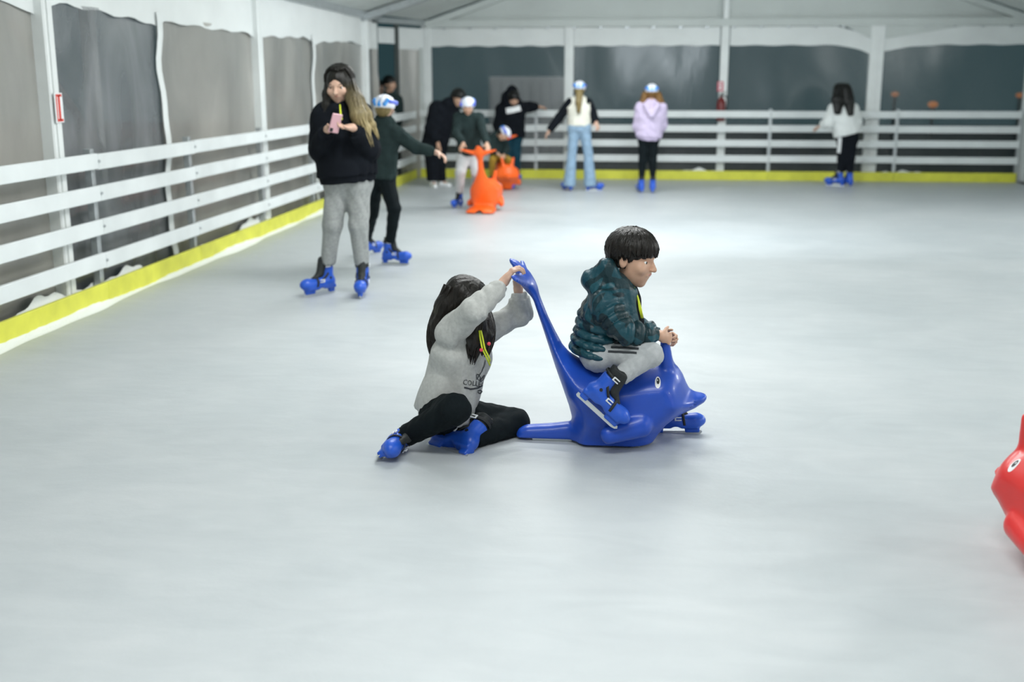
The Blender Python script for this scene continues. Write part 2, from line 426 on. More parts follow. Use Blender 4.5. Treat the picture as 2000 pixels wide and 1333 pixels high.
def sheet(name, a, b, z0, z1, material, parent, wav=.012, seed=0, nu=14, nv=10, top=None, bot=None, th=0):
    """hanging sheet between plan points a and b; top/bot(u) shift the edges"""
    r = np.random.default_rng(seed); ph = r.uniform(0, 6, 6); a = np.asarray(a, float); b = np.asarray(b, float)
    d = b-a; nrm_ = nrm(V(d[1], -d[0], 0)); vs, fs = [], []
    for j in range(nv+1):
        for i in range(nu+1):
            u, v = i/nu, j/nv; lo = z0+(bot(u) if bot else 0); hi = z1+(top(u) if top else 0)
            w = wav*(math.sin(u*9+v*3+ph[0])+math.sin(u*17-v*7+ph[1])*.5+math.sin(v*8+u*4+ph[2])*.5)*math.sin(math.pi*min(max(u, 0), 1))**.5
            p = a+d*u+nrm_*w; vs.append((p[0], p[1], lo+(hi-lo)*v))
    for j in range(nv):
        for i in range(nu):
            k = j*(nu+1)+i; fs.append((k, k+1, k+nu+2, k+nu+1))
    return link(name, pmesh(name, vs, fs, True), material, parent)
ZV = V(0, 0, 0)
# ---- left side wall of the tent
wl = tag(empty('wall_left', (XL, 12, 0)), kind='structure')
def wchild(o, root):
    o.parent = root; o.matrix_parent_inverse = Matrix.Translation(-root.location); return o
def W(o, root): return wchild(o, root)
posts_l = [2.6, 7.51, 12.0, 17.0]
for y in posts_l:
    W(box('post', (XL+.02, y, EAVE/2), (.10, .13, EAVE), M_ALU, bev=.01), wl)
    W(box('post_channel', (XL+.075, y, EAVE/2), (.012, .05, EAVE), M_ALU, bev=.003), wl)
joins = [5.0, 9.49, 14.22]
segs = [(2.65, 5.0), (5.0, 7.45), (7.57, 9.49), (9.49, 11.94), (12.06, 14.22), (14.22, 16.94), (17.06, 17.60)]
for i, (a, b) in enumerate(segs):
    m = M_PANE_L2 if i == 2 else M_PANE_L
    W(sheet('plastic_pane', (XL-.02, a, 0), (XL-.02, b, 0), .02, PTOP, m, None, .018, i), wl)
    W(sheet('valance', (XL+.005, a, 0), (XL+.005, b, 0), PTOP-.02, EAVE, M_FAB, None, .010, 20+i, 16, 4, bot=lambda u, s=i: .03*math.sin(u*3.1+s)+.012*math.sin(u*23+s*2)+.05*abs(2*u-1)**6*-1), wl)
for i, y in enumerate(joins):
    pts = [(XL+.01+.012*math.sin(z*6+i), y+.015*math.sin(z*5+i*2)+.02*math.sin(z*13+i), z) for z in np.linspace(0, PTOP+.03, 24)]
    vs, fs = [], []
    for x, yy, z in pts: vs += [(x, yy-.055, z), (x+.015, yy, z), (x, yy+.055, z)]
    for k in range(23): fs += [(k*3, k*3+1, k*3+4, k*3+3), (k*3+1, k*3+2, k*3+5, k*3+4)]
    W(link('lacing_strip', pmesh('lacing_strip', vs, fs, True), M_FAB), wl)
W(box2('eave_beam', (XL, -5, EAVE+.05), (XL, 17.9, EAVE+.05), .12, .10, M_STEEL), wl)
# loose end of the last sheet before the entrance, then the cut corner with its opening
dj = nrm(CORN-JOG)
W(sheet('loose_flap', (XL+.03, 17.08, 0), (XL+.08, 17.62, 0), PTOP-.06, EAVE-.04, M_FAB, None, .02, 40, 8, 4), wl)
W(sheet('loose_flap', (XL+.05, 17.30, 0), (XL+.08, 17.62, 0), .9, PTOP-.05, M_PANE_L, None, .03, 41, 6, 10), wl)
c1 = JOG+dj*.55
W(box2('eave_beam', JOG+V(0, 0, EAVE+.03), CORN+V(0, 0, EAVE+.03), .10, .09, M_STEEL), wl)
W(box('post', tuple(c1+V(0, 0, EAVE/2)), (.07, .07, EAVE), M_DARKSTEEL, bev=.006), wl)
W(sheet('valance', JOG+dj*.05, c1-dj*.05, PTOP+.05, EAVE-.08, M_FAB, None, .01, 42, 8, 4), wl)
W(sheet('valance', c1+dj*.04, CORN-dj*.08, PTOP-.03, EAVE-.06, M_FAB, None, .01, 43, 8, 4), wl)
W(sheet('plastic_pane', c1+dj*.04, CORN-dj*.22, .02, PTOP-.03, M_PANE_L, None, .015, 44, 8, 8), wl)
W(box('lacing_strip', tuple(CORN-dj*.16+V(0, 0, PTOP/2)), (.05, .10, PTOP), M_GABLE), wl)
# guy braces and a mast outside, seen dimly through the sheets
for n_, a, b, w, m in (('outer_post', (XL-.55, 9.35, 0), (XL-.55, 9.35, 2.4), .10, M_ALU), ('outer_brace', (XL-.22, 7.55, 2.0), (XL-.22, 9.3, .6), .05, M_DARKSTEEL),
                       ('outer_brace', (XL-.12, 12.1, 2.1), (XL-.12, 14.1, .9), .05, M_DARKSTEEL), ('outer_brace', (XL-.12, 16.6, 2.1), (XL-.12, 15.2, .9), .05, M_DARKSTEEL)):
    W(box2(n_, a, b, w, w, m, up=(1, 0, 0) if n_ == 'outer_post' else (0, 0, 1)), wl)
# ---- far end wall
wb = tag(empty('wall_back', (XC, YB, 0)), kind='structure')
bx_ = [-3.42, -1.03, 1.50, 3.91, 6.35]
for i, x in enumerate(bx_):
    w = (.16, .15, .13, .22, .2)[i]
    W(box('post', (x, YB, EAVE/2), (w, .12, EAVE), M_ALU, bev=.01), wb)
    if 0 < i < 4: W(box('post_channel', (x, YB-.065, EAVE/2), (.05, .012, EAVE), M_ALU, bev=.003), wb)
for i in range(4):
    a, b = bx_[i]+.08, bx_[i+1]-.08
    W(sheet('plastic_pane', (b, YB, 0), (a, YB, 0), .02, PTOP+.04, M_PANE_B, None, .012, 60+i), wb)
    if i < 2: bt = lambda u: .008*math.sin(u*31)
    elif i == 2: bt = lambda u: -.16*max(0, (.28-u)/.28)**2+.006*math.sin(u*25)
    else: bt = lambda u: -.10*max(0, (u-.55)/.45)**2+.006*math.sin(u*25)
    tp = (lambda u: 0) if i < 2 else ((lambda u: -.15*max(0, (.25-u)/.25)) if i == 2 else (lambda u: -.15*max(0, (u-.45)/.55)))
    W(sheet('valance', (b, YB-.03, 0), (a, YB-.03, 0), PTOP+.03, EAVE-.045, M_FAB, None, .010, 70+i, 40, 4, top=tp, bot=bt), wb)
W(box2('eave_beam', (-3.42, YB-.02, EAVE+.02), (6.35, YB-.02, EAVE+.02), .14, .12, M_GABLE), wb)
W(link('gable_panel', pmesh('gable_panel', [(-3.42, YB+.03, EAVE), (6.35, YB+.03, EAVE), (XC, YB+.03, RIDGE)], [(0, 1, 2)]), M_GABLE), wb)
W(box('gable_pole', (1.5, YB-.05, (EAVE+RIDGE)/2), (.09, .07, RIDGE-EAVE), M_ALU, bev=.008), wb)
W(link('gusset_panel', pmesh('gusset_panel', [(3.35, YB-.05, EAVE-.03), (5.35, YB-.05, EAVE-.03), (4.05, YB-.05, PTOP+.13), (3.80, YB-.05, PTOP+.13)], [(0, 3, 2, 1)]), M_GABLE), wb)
for i in range(22):
    x = -3.1+i*.43
    if abs(x-3.95) > .6: W(box('lacing_eyelet', (x, YB-.10, EAVE-.055), (.05, .012, .03), M_STEEL), wb)
# ---- right and front walls (fabric)
wr = tag(empty('wall_right', (XR, 8, 0)), kind='structure')
for i, y in enumerate((-4.5, 0.2, 4.9, 9.7, 14.5)):
    W(sheet('fabric_panel', (XR, y+4.75, 0), (XR, y, 0), 0, EAVE, M_FAB, None, .015, 90+i), wr)
    W(box('post', (XR-.03, y, EAVE/2), (.10, .13, EAVE), M_ALU, bev=.01), wr)
wf = tag(empty('wall_front', (XC, -4.6, 0)), kind='structure')
W(sheet('fabric_panel', (XL, -4.6, 0), (XR, -4.6, 0), 0, EAVE, M_FAB, None, .02, 99), wf)
# ---- roof
rf = tag(empty('ceiling', (XC, 8, EAVE)), kind='structure')
rys = [-4.6, .2, 4.9, 7.51, 12.0, 17.0, YB]
for i in range(6):
    y0, y1 = rys[i], rys[i+1]; l0 = XL; l1 = XL if y1 < 18 else -3.42
    for nm, xa0, xa1, sgn in (('roof_panel', l0, l1, 1), ('roof_panel', XR, XR, -1)):
        nu, nv = 10, 10; vs, fs = [], []
        for j in range(nv+1):
            for k in range(nu+1):
                u, v = k/nu, j/nv; y = y0+(y1-y0)*v; xe = xa0+(xa1-xa0)*v
                vs.append((xe+(XC-xe)*u, y, EAVE+.08+(RIDGE-EAVE)*u-.10*math.sin(math.pi*v)*math.sin(math.pi*u)))
        for j in range(nv):
            for k in range(nu):
                q = j*(nu+1)+k; fs.append((q, q+1, q+nu+2, q+nu+1))
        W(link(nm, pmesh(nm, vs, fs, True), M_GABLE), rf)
for y in rys[1:]:
    for xe in ((-3.42 if y > 18 else XL), XR):
        W(box2('rafter', (xe, y-.04, EAVE), (XC, y-.04, RIDGE), .10, .16, M_STEEL if y < 18 else M_GABLE, up=(0, 1, 0)), rf)
for u in (.33, .66):
    for s in (-1, 1):
        x = XC+s*(XR-XC)*(1-u); z = EAVE+(RIDGE-EAVE)*u+.01
        W(box2('purlin', (x, -4.6, z), (x, YB, z), .07, .05, M_GABLE), rf)

# ================================================================== RINK BARRIERS
RT = (1.09, .86, .62, .37); RH = .112
def barrier(name, pts, label, outward, zs=0.0):
    """pts: plan corner points of consecutive board segments"""
    root = tag(empty(name, pts[0]), label, 'barrier')
    for a, b in zip(pts[:-1], pts[1:]):
        a = np.asarray(a, float); b = np.asarray(b, float); d = nrm(b-a)
        for t in RT:
            e = random.uniform(-.006, .006)
            W(box2('rail_board', a+d*.003+V(0, 0, t-RH/2+zs+e), b-d*.003+V(0, 0, t-RH/2+zs+e), .032, RH, M_WHITE, bev=.005), root)
        W(box2('kick_board', a+d*.002+V(0, 0, .075), b-d*.002+V(0, 0, .075), .03, .15, M_YEL, bev=.004), root)
    for p in pts:
        q = np.asarray(p, float)+np.asarray(outward)*.055
        W(box('rail_post', tuple(q+V(0, 0, .56+zs/2)), (.055, .055, 1.12+zs), M_STEEL, bev=.004), root)
        W(box('post_foot', tuple(q+V(0, 0, .012)), (.13, .13, .024), M_STEEL), root)
        for t in RT:
            f = np.asarray(p, float)-np.asarray(outward)*.02
            W(box('bolt', tuple(f+V(0, 0, t-RH/2+zs)), (.02, .02, .02), M_STEEL, bev=.005), root)
    return root
ys = [4.0, 5.95, 7.87, 9.72, 11.70, 13.65, 15.4]
barrier('rink_barrier', [(-3.83, y, 0) for y in ys], 'long white four-board barrier with yellow kickboard along the left tent wall', (-1, 0, 0))
barrier('rink_barrier', [(-3.57, 15.7, 0), (-3.57, 17.4, 0), (-3.57, 18.9, 0)], 'short white rail section by the corner entrance, behind the skaters at left', (-1, 0, 0), .02)
xs_ = [-3.55, -1.56, .36, 2.27, 4.28, 6.2]
barrier('rink_barrier', [(x, 19.0, 0) for x in xs_], 'white four-board barrier with yellow kickboard along the far end wall', (0, 1, 0), .035)

# scraped snow banked against the kickboards
def snow(name, a, b, w, hgt, seed, label, side):
    r = np.random.default_rng(seed); a = np.asarray(a, float); b = np.asarray(b, float); L = np.linalg.norm(b-a); d = nrm(b-a); n_ = np.asarray(side, float)
    nu, nv = int(L/.045), 7; ph = r.uniform(0, 6, 8); vs, fs = [], []
    for i in range(nu+1):
        s = i/nu*L
        k = .5+.28*math.sin(s*1.7+ph[0])+.20*math.sin(s*4.1+ph[1])+.08*math.sin(s*9+ph[2]); k = max(k, .06)
        for j in range(nv+1):
            v = j/nv; z = hgt*k*(1-v)**1.6*(1+.10*math.sin(s*23+v*9+ph[3]))+r.uniform(0, .006)*(1-v)
            p = a+d*s+n_*(v*w*(.4+k)); vs.append((p[0], p[1], max(z, -.002 if j == nv else .001)))
    for i in range(nu):
        for j in range(nv):
            q = i*(nv+1)+j; fs.append((q, q+1, q+nv+2, q+nv+1))
    o = link(name, pmesh(name, vs, fs, True), M_SNOW); tag(o, label, 'snow', kind='stuff'); return o
snow('snow_bank', (-3.815, 4.0, 0), (-3.815, 15.4, 0),   .07, .035, 1, 'low scraped snow along the foot of the left yellow kickboard', (1, 0, 0))
snow('snow_bank', (-3.93, 4.0, 0), (-3.93, 17.4, 0), .08, .20, 2, 'heaped snow between left barrier and tent wall', (1, 0, 0))
snow('snow_bank', (-3.4, 19.12, 0), (6.2, 19.12, 0), .09, .17, 3, 'snow strip behind the far barrier', (0, -1, 0))

# ---- small things on the walls
s = tag(empty('extinguisher_sign', (XL+.088, 7.51, 1.42)), 'small white sign with red bars on the nearest left tent post', 'sign')
box('sign_board', (0, 0, 0), (.006, .11, .20), M_PRINTW, s, bev=.002)
box('red_bar', (.005, .0, 0), (.004, .022, .17), M_REDSIGN, s)
box('red_bar', (.005, .0, .083), (.004, .075, .016), M_REDSIGN, s)
box('red_bar', (.005, .0, -.083), (.004, .075, .016), M_REDSIGN, s)
box('red_bar', (.005, -.034, 0), (.004, .008, .15), M_REDSIGN, s)
p = at(1407, 169, YB-.08)
s = tag(empty('extinguisher_sign', p), 'small pinkish red sign above the fire extinguisher on the far post', 'sign')
box('sign_board', (0, 0, 0), (.10, .006, .16), mat('pink_red_sign', (.62, .16, .20), .5), s, bev=.002)
box('pictogram', (.0, -.005, -.02), (.03, .004, .07), M_PRINTW, s)
box('pictogram', (.0, -.005, .045), (.06, .004, .02), M_PRINTW, s)
p = at(1407, 236, YB-.085)
s = tag(empty('fire_extinguisher', p), 'dark red fire extinguisher hung on the far middle post', 'extinguisher')
def lathe(name, prof, material, parent, n=16):
    vs, fs = [], []
    for r_, z in prof:
        for k in range(n): vs.append((r_*math.cos(2*math.pi*k/n), r_*math.sin(2*math.pi*k/n), z))
    for i in range(len(prof)-1):
        for k in range(n): fs.append((i*n+k, i*n+(k+1) % n, (i+1)*n+(k+1) % n, (i+1)*n+k))
    return link(name, pmesh(name, vs, fs, True), material, parent)
lathe('cylinder_body', [(0, 0), (.068, 0), (.072, .02), (.072, .28), (.06, .33), (.03, .37), (.022, .39), (0, .39)], M_EXT, s)
lathe('valve', [(0, .38), (.02, .38), (.024, .42), (0, .43)], M_BLACK, s)
box2('lever', (-.01, 0, .43), (.07, 0, .47), .02, .012, M_BLACK, s)
tube('hose', [(.02, 0, .41), (.08, 0, .40), (.10, 0, .32), (.085, 0, .15)], .010, M_BLACK, s)
# ---- outside: a site container under a yard lamp, distant lamps
k0 = at(1030, 190, 24.5)
cnt = tag(empty('site_container', (k0[0], 24.5, 0)), 'grey site container outside behind the far left plastic window', 'container')
box('container_body', (0, .6, .79), (1.65, 1.2, 1.8), mat('grey_container', (.36, .39, .40), .6), cnt, bev=.02)
for i in range(8): box('corrugation', (-.74+i*.21, -.015, .79), (.08, .03, 1.65), mat('grey_container_rib', (.34, .37, .38), .6) if i == 0 else MATS['grey_container_rib'], cnt, bev=.01)
area('yard_lamp', (-1.5, 20.6, 4.5), (.5, .3), 30, (math.radians(48), 0, 0))
lab = ['distant warm lamp seen through the far right window, leftmost', 'distant warm lamp seen through the far right window, low and brightest', 'distant warm lamp at the right edge of the far right window']
for i, (x, y, r_, e) in enumerate(((1748, 184, .07, .10), (1822, 204, .09, .13), (1992, 186, .07, .10))):
    p = at(x, y, 34.0); t = tag(empty('distant_lamp', (p[0], p[1], 0)), lab[i], 'lamp', 'distant lamps outside')
    lathe('lamp_globe', [(0, p[2]-r_)]+[(r_*1.6*math.cos(a), p[2]+r_*math.sin(a)) for a in np.linspace(-1.4, 1.4, 9)]+[(0, p[2]+r_)], emis('lamp_glow_%d' % i, (1, .38, .12), e), t)
    tube('lamp_pole', [(0, 0, 0), (0, 0, p[2]-r_*.9)], .04, M_DARKSTEEL, t)

# ================================================================== SKATING-AID SLEDS (moulded dolphins)
SY = 4.92
X0 = at(1190, 862, SY)[0]
OUT = [(993, 503), (1010, 509), (1025, 521), (1035, 534), (1043, 552), (1056, 582), (1070, 617), (1085, 648), (1099, 674), (1112, 689), (1130, 700), (1140, 707), (1162, 716), (1190, 719), (1222, 715), (1252, 706), (1280, 702), (1300, 703),
       (1313, 708), (1325, 718), (1334, 732), (1341, 749), (1347, 760), (1357, 766), (1370, 768), (1379, 771), (1381, 777), (1376, 785), (1357, 796), (1336, 804), (1319, 812), (1302, 826), (1286, 846), (1268, 872), (1250, 892),
       (1200, 900), (1120, 900), (1050, 890), (1020, 872), (1008, 856), (1008, 846), (1012, 836), (1028, 830), (1080, 827), (1106, 824), (1115, 823), (1117, 814), (1111, 790), (1100, 756), (1085, 715), (1070, 670), (1055, 625), (1042, 587), (1030, 562), (1022, 546), (1009, 531), (996, 513)]
POLY = np.array([[at(x, y, SY)[0]-X0, at(x, y, SY)[2]] for x, y in OUT])
def uw(x, y): q = at(x, y, SY); return q[0]-X0, q[2]
def poly_sd(P, Q):
    d = np.full(len(P), 1e9); s = np.ones(len(P)); n = len(Q); j = n-1
    for i in range(n):
        e = Q[j]-Q[i]; w = P-Q[i]; b = w-np.outer(np.clip((w@e)/(e@e), 0, 1), e); d = np.minimum(d, (b*b).sum(1))
        c1 = P[:, 1] >= Q[i, 1]; c2 = P[:, 1] < Q[j, 1]; c3 = e[0]*w[:, 1] > e[1]*w[:, 0]
        s[(c1 & c2 & c3) | (~c1 & ~c2 & ~c3)] *= -1; j = i
    return s*np.sqrt(d)
def smooth(x, a, b): t = np.clip((x-a)/(b-a), 0, 1); return t*t*(3-2*t)
def sled_f(P, wide=False):
    u, v, w = P[:, 0], P[:, 1], P[:, 2]
    d = poly_sd(P[:, [0, 2]], POLY)
    Wd = .045+.135*smooth(w, .56, .26)
    Wd = Wd*(1-.72*smooth(u, .27, .44))
    Wd = Wd*(1-.35*smooth(w, .14, .02))
    ft = smooth(w, .24, .10)*(1-smooth(u, -.19, -.10))
    Wd = Wd*(1-ft)+(.17 if wide else .042)*ft
    R = np.clip(Wd*.8, .03, .12)*(1-.7*ft if wide else 1)
    a = np.minimum(-d/R, 1)
    F = (np.sqrt((1-a)**2+(v/Wd)**2)-1)*np.minimum(R, Wd)
    return np.maximum(F, .012-w)
_one = Solid.one; _kk = Solid.kk; _bd = Solid.bounds
Solid.one = staticmethod(lambda q, P: q[1](P) if q[0] == 'f' else _one(q, P))
Solid.kk = staticmethod(lambda q: (.02, False) if q[0] == 'f' else _kk(q))
def sled_body(wide=False):
    S = Solid()
    S.p.append(('f', lambda P: sled_f(P, wide)))
    if wide: S.rc((-.7, 0, .0), (-.12, 0, .0), .055, .04, .01, sub=True)
    S.bounds = lambda: (V(-.52, -.30, -.02), V(.52, .30, .90))
    for s in (-1, 1):
        a = uw(1030, 552); b = uw(1012, 527)        # tail flukes, swept out to both sides
        S.rc((a[0], 0, a[1]), (b[0]+.0, s*.215, b[1]+.0), .020, .007, .03, side=(-.6, 0, .8), sc=2.2)
        a = uw(1303, 716); b = uw(1299, 666)        # grab horns
        S.rc((a[0], s*.060, a[1]), (b[0], s*.085, b[1]), .030, .019, .02)
        a = at(1188, 850, SY-.2); b = at(1254, 832, SY-.17)        # flippers
        S.rc((a[0]-X0, s*.205, a[2]), (b[0]-X0, s*.165, b[2]), .034, .044, .012, side=(0, 0, 1), sc=1.2)
    a = uw(1340, 784); b = uw(1384, 777)
    for s in (-1, 1): S.rc((a[0], s*.075, a[1]), (b[0], s*.045, b[1]), .007, .006, .006, sub=True)
    return S
SV, SQ = sled_body().mesh(.0085)
SLED_ME = np_mesh('sled_body', SV, SQ); SLED_ME2 = np_mesh('sled_body', *sled_body(True).mesh(.011))
SLED_BVH = BVHTree.FromPolygons([Vector(v) for v in SV], [tuple(map(int, q)) for q in SQ])
def disc_on(name, cu, cw, ru, rw, sgn, lift, material, parent):
    """thin printed patch that follows the moulded side at (cu,cw)"""
    vs, fs = [], []; n = 18
    for r_ in (1, .5):
        for k in range(n):
            an = 2*math.pi*k/n; x, z = cu+ru*r_*math.cos(an), cw+rw*r_*math.sin(an)
            h = SLED_BVH.ray_cast(Vector((x, sgn*.5, z)), Vector((0, -sgn, 0)))[0]
            vs.append((x, (h.y if h else sgn*.1)+sgn*lift, z))
    h = SLED_BVH.ray_cast(Vector((cu, sgn*.5, cw)), Vector((0, -sgn, 0)))[0]; vs.append((cu, (h.y if h else sgn*.1)+sgn*lift, cw))
    for k in range(n):
        k2 = (k+1) % n; a = [k, k2, n+k2, n+k]; b = [n+k, n+k2, 2*n]
        fs += [a, b] if sgn < 0 else [a[::-1], b[::-1]]
    return link(name, pmesh(name, vs, fs, True), material, parent)
def make_sled(material, loc, rz, label):
    root = tag(empty('skating_aid_sled', loc, rz), label, 'sled', 'dolphin skating aids')
    me = (SLED_ME2 if material is M_SLEDO else SLED_ME).copy(); me.materials.clear(); link('moulded_body', me, material, root)
    for s in (-1, 1):
        c = at(1284.5, 745, SY-.125); c = (c[0]-X0, c[2])
        e = disc_on('eye', c[0], c[1], .0125, .021, s, .0012, M_PRINTW, root)
        disc_on('pupil', c[0]+.001, c[1]+.006, .0065, .011, s, .0024, M_PUPIL, e)
        disc_on('eye_glint', c[0]-.001, c[1]+.009, .002, .003, s, .0034, M_PRINTW, e)
        a, b = uw(1176, 860)[0], uw(1250, 860)[0]; box('runner_strip', ((a+b)/2, s*.065, .008), (b-a, .03, .016), M_BLADE, root, bev=.003)
    a, b = uw(1040, 860)[0], uw(1118, 860)[0]; box('runner_strip', ((a+b)/2, 0, .008), (b-a, .06, .016), M_BLADE, root, bev=.003)
    return root
make_sled(M_SLEDB, (X0, SY, 0), 0, 'blue dolphin sled the boy in the camouflage jacket sits on')
p = ground(938, 418); make_sled(M_SLEDO, (p[0]+.02, p[1]+.36, 0), math.radians(86), 'orange sled with tail flukes held by a helmeted child, the nearer orange one')
p = ground(981, 373); make_sled(M_SLEDO, (p[0]+.02, p[1]+.30, 0), math.radians(-78), 'orange sled half hidden behind the nearer one, head towards the viewer')
q = ray(1946, 916); q = V(0, 0, CAMH)+q*(.21-CAMH)/q[2]; an = math.radians(113)
make_sled(M_SLEDR, (q[0]-.455*math.cos(an), q[1]-.455*math.sin(an), 0), an, 'red sled cut off by the right edge of the picture')

# ================================================================== SKATE and HELMET masters
def ring_data(c, rx, ry, w, th, tilt=0, n=24, a0=0, a1=2*math.pi):
    vs, fs = [], []; full = a1-a0 > 6.2; R = Matrix.Rotation(tilt, 3, 'X')
    for k in range(n+(0 if full else 1)):
        an = a0+(a1-a0)*k/n
        for e, z in ((0, -w/2), (th, -w/2), (th, w/2), (0, w/2)):
            q = R @ Vector(((rx+e)*math.cos(an), (ry+e)*math.sin(an), z)); vs.append((q.x+c[0], q.y+c[1], q.z+c[2]))
    m = n if full else n
    for k in range(m):
        k2 = (k+1) % (n if full else n+1)
        for e in range(4): fs.append((k*4+e, k2*4+e, k2*4+(e+1) % 4, k*4+(e+1) % 4))
    return vs, fs
I3 = np.eye(3)
def skate_meshes():
    S = Solid()
    S.rc((0, -.026, .225), (0, -.022, .12), .050, .050, .02, cap=1)
    S.rc((0, -.048, .10), (0, .05, .095), .046, .047, .03)
    S.rc((0, .05, .092), (0, .160, .094), .044, .046, .03)
    S.el((0, .175, .094), I3, (.046, .055, .042), .02)
    S.bx((0, .045, .062), I3, (.036, .135, .014), .008, .015)
    S.bx((0, -.062, .040), I3, (.016, .026, .026), .006, .012)
    S.bx((0, .145, .040), I3, (.017, .046, .024), .006, .012)
    S.rc((0, .02, .28), (0, .05, .17), .034, .030, .012, sub=True)        # open front for the tongue
    S.rc((0, .05, .165), (0, .105, .145), .024, .014, .010, sub=True)
    S.rc((-.2, .045, .020), (.2, .045, .020), .040, .040, .01, sub=True)
    shell = np_mesh('ice_skate', *S.mesh(.0062)); shell.materials.append(M_BLUE)
    S = Solid()
    S.rc((0, -.022, .285), (0, -.018, .16), .046, .042, .01, cap=1)
    S.rc((0, .018, .270), (0, .045, .165), .034, .028, .012); S.rc((0, .045, .165), (0, .105, .130), .028, .018, .012)
    liner = np_mesh('liner', *S.mesh(.0062)); liner.materials.append(M_BLACK)
    pr = [(-.105, .006), (-.095, 0), (.17, 0), (.195, .006), (.207, .018), (.20, .030), (.10, .026), (-.02, .026), (-.105, .026)]
    vs = [(-.0025, y, z) for y, z in pr]+[(.0025, y, z) for y, z in pr]; n = len(pr)
    fs = [tuple(range(n-1, -1, -1)), tuple(range(n, 2*n))]+[(i, (i+1) % n, n+(i+1) % n, n+i) for i in range(n)]
    blade = pmesh('blade', vs, fs); blade.materials.append(M_BLADE)
    st = []
    for c, rx, ry, tl in (((0, -.020, .235), .0515, .055, -.12), ((0, .012, .155), .046, .070, -.75), ((0, .095, .100), .047, .047, -1.45)):
        v, f = ring_data(c, rx, ry, .016, .005, tl); m = pmesh('strap', v, f, True); m.materials.append(M_BLACK); st.append(m)
    bk = []
    for y, z, tl in ((.004, .235, 0), (.060, .118, -.7)):
        R = Matrix.Rotation(tl, 3, 'X')
        for dx in (-1, 1):
            parts = []
            bm = box_data((dx*.056, y, z+.009), (.008, .040, .007), None, .002); bm2 = box_data((dx*.056, y, z-.009), (.008, .040, .007), None, .002); bm3 = box_data((dx*.057, y-.018, z), (.008, .010, .024), None, .002)
            for q in (bm, bm2, bm3):
                q.verts.ensure_lookup_table(); parts.append(([tuple(v.co) for v in q.verts], [tuple(v.index for v in f_.verts) for f_ in q.faces])); q.free()
            v, f = merge(parts); m = pmesh('buckle', v, f); m.materials.append(M_BUCK); bk.append(m)
    rvs = []
    for dx in (-1, 1):
        vv, ff = tube_data([(dx*.045, -.022, .135), (dx*.056, -.022, .135)], .010, 10); rv = pmesh('rivet', vv, ff); rv.materials.append(M_BLACK); rvs.append(('rivet', rv))
    return shell, [('liner', liner), ('blade', blade)]+rvs+[('strap', m) for m in st]+[('buckle', m) for m in bk]
SK_SHELL, SK_PARTS = skate_meshes()
def add_skate(parent, org, ankle, toe, up, s, simple=False):
    up = nrm(up); toe = np.asarray(toe, float); toe = nrm(toe-up*np.dot(toe, up)); x = np.cross(toe, up)
    base = np.asarray(ankle)-up*.115*s-np.asarray(org)
    M = Matrix(((x[0], toe[0], up[0], base[0]), (x[1], toe[1], up[1], base[1]), (x[2], toe[2], up[2], base[2]), (0, 0, 0, 1))) @ Matrix.Scale(s, 4)
    o = link('ice_skate', SK_SHELL, None, parent); o.matrix_local = M
    for nm, me in SK_PARTS: link(nm, me, None, o)
    return o
def helmet_meshes():
    # local: face +Y, up +Z, head centre at 0; unit = head height 1
    def shell(off):
        S = Solid(); S.el((0, -.05, .14), I3, (.43+off, .52+off, .42+off), .05)
        S.bx((0, 0, -.55), I3, (1, 1, .52), .02, .05, sub=True)
        S.bx((0, .60, -.32), I3, (1, .35, .48), .02, .05, sub=True)
        return S
    S = shell(0)
    for x in (-.22, 0, .22):
        S.rc((x, .42, .28), (x*.8, -.05, .58), .040, .035, .02, sub=True); S.rc((x*.9, -.25, .56), (x, -.55, .22), .040, .035, .02, sub=True)
    sh = np_mesh('helmet', *S.mesh(.028)); sh.materials.append(M_HELW)
    out = []
    for nm, m, ps in (('blue_insert', M_HELB, [((-.37, .25, .22), (-.37, -.30, .24)), ((.37, .25, .22), (.37, -.30, .24))]), ('light_blue_insert', M_HELC, [((.20, -.46, .12), (.30, -.36, .30)), ((-.20, -.46, .12), (-.30, -.36, .30)), ((0, -.52, .10), (0, -.47, .22))])):
        S = Solid()
        for a, b in ps: S.rc(a, b, .105 if m is M_HELB else .095, .085, .02)
        me = np_mesh(nm, *S.mesh(.03)); me.materials.append(m); out.append((nm, me))
    v, f = ring_data((0, -.02, -.10), .36, .42, .05, .012, 1.45, 24); st = pmesh('chin_strap', v, f, True); st.materials.append(M_BLACK); out.append(('chin_strap', st))
    return sh, out
HEL, HELP = helmet_meshes()

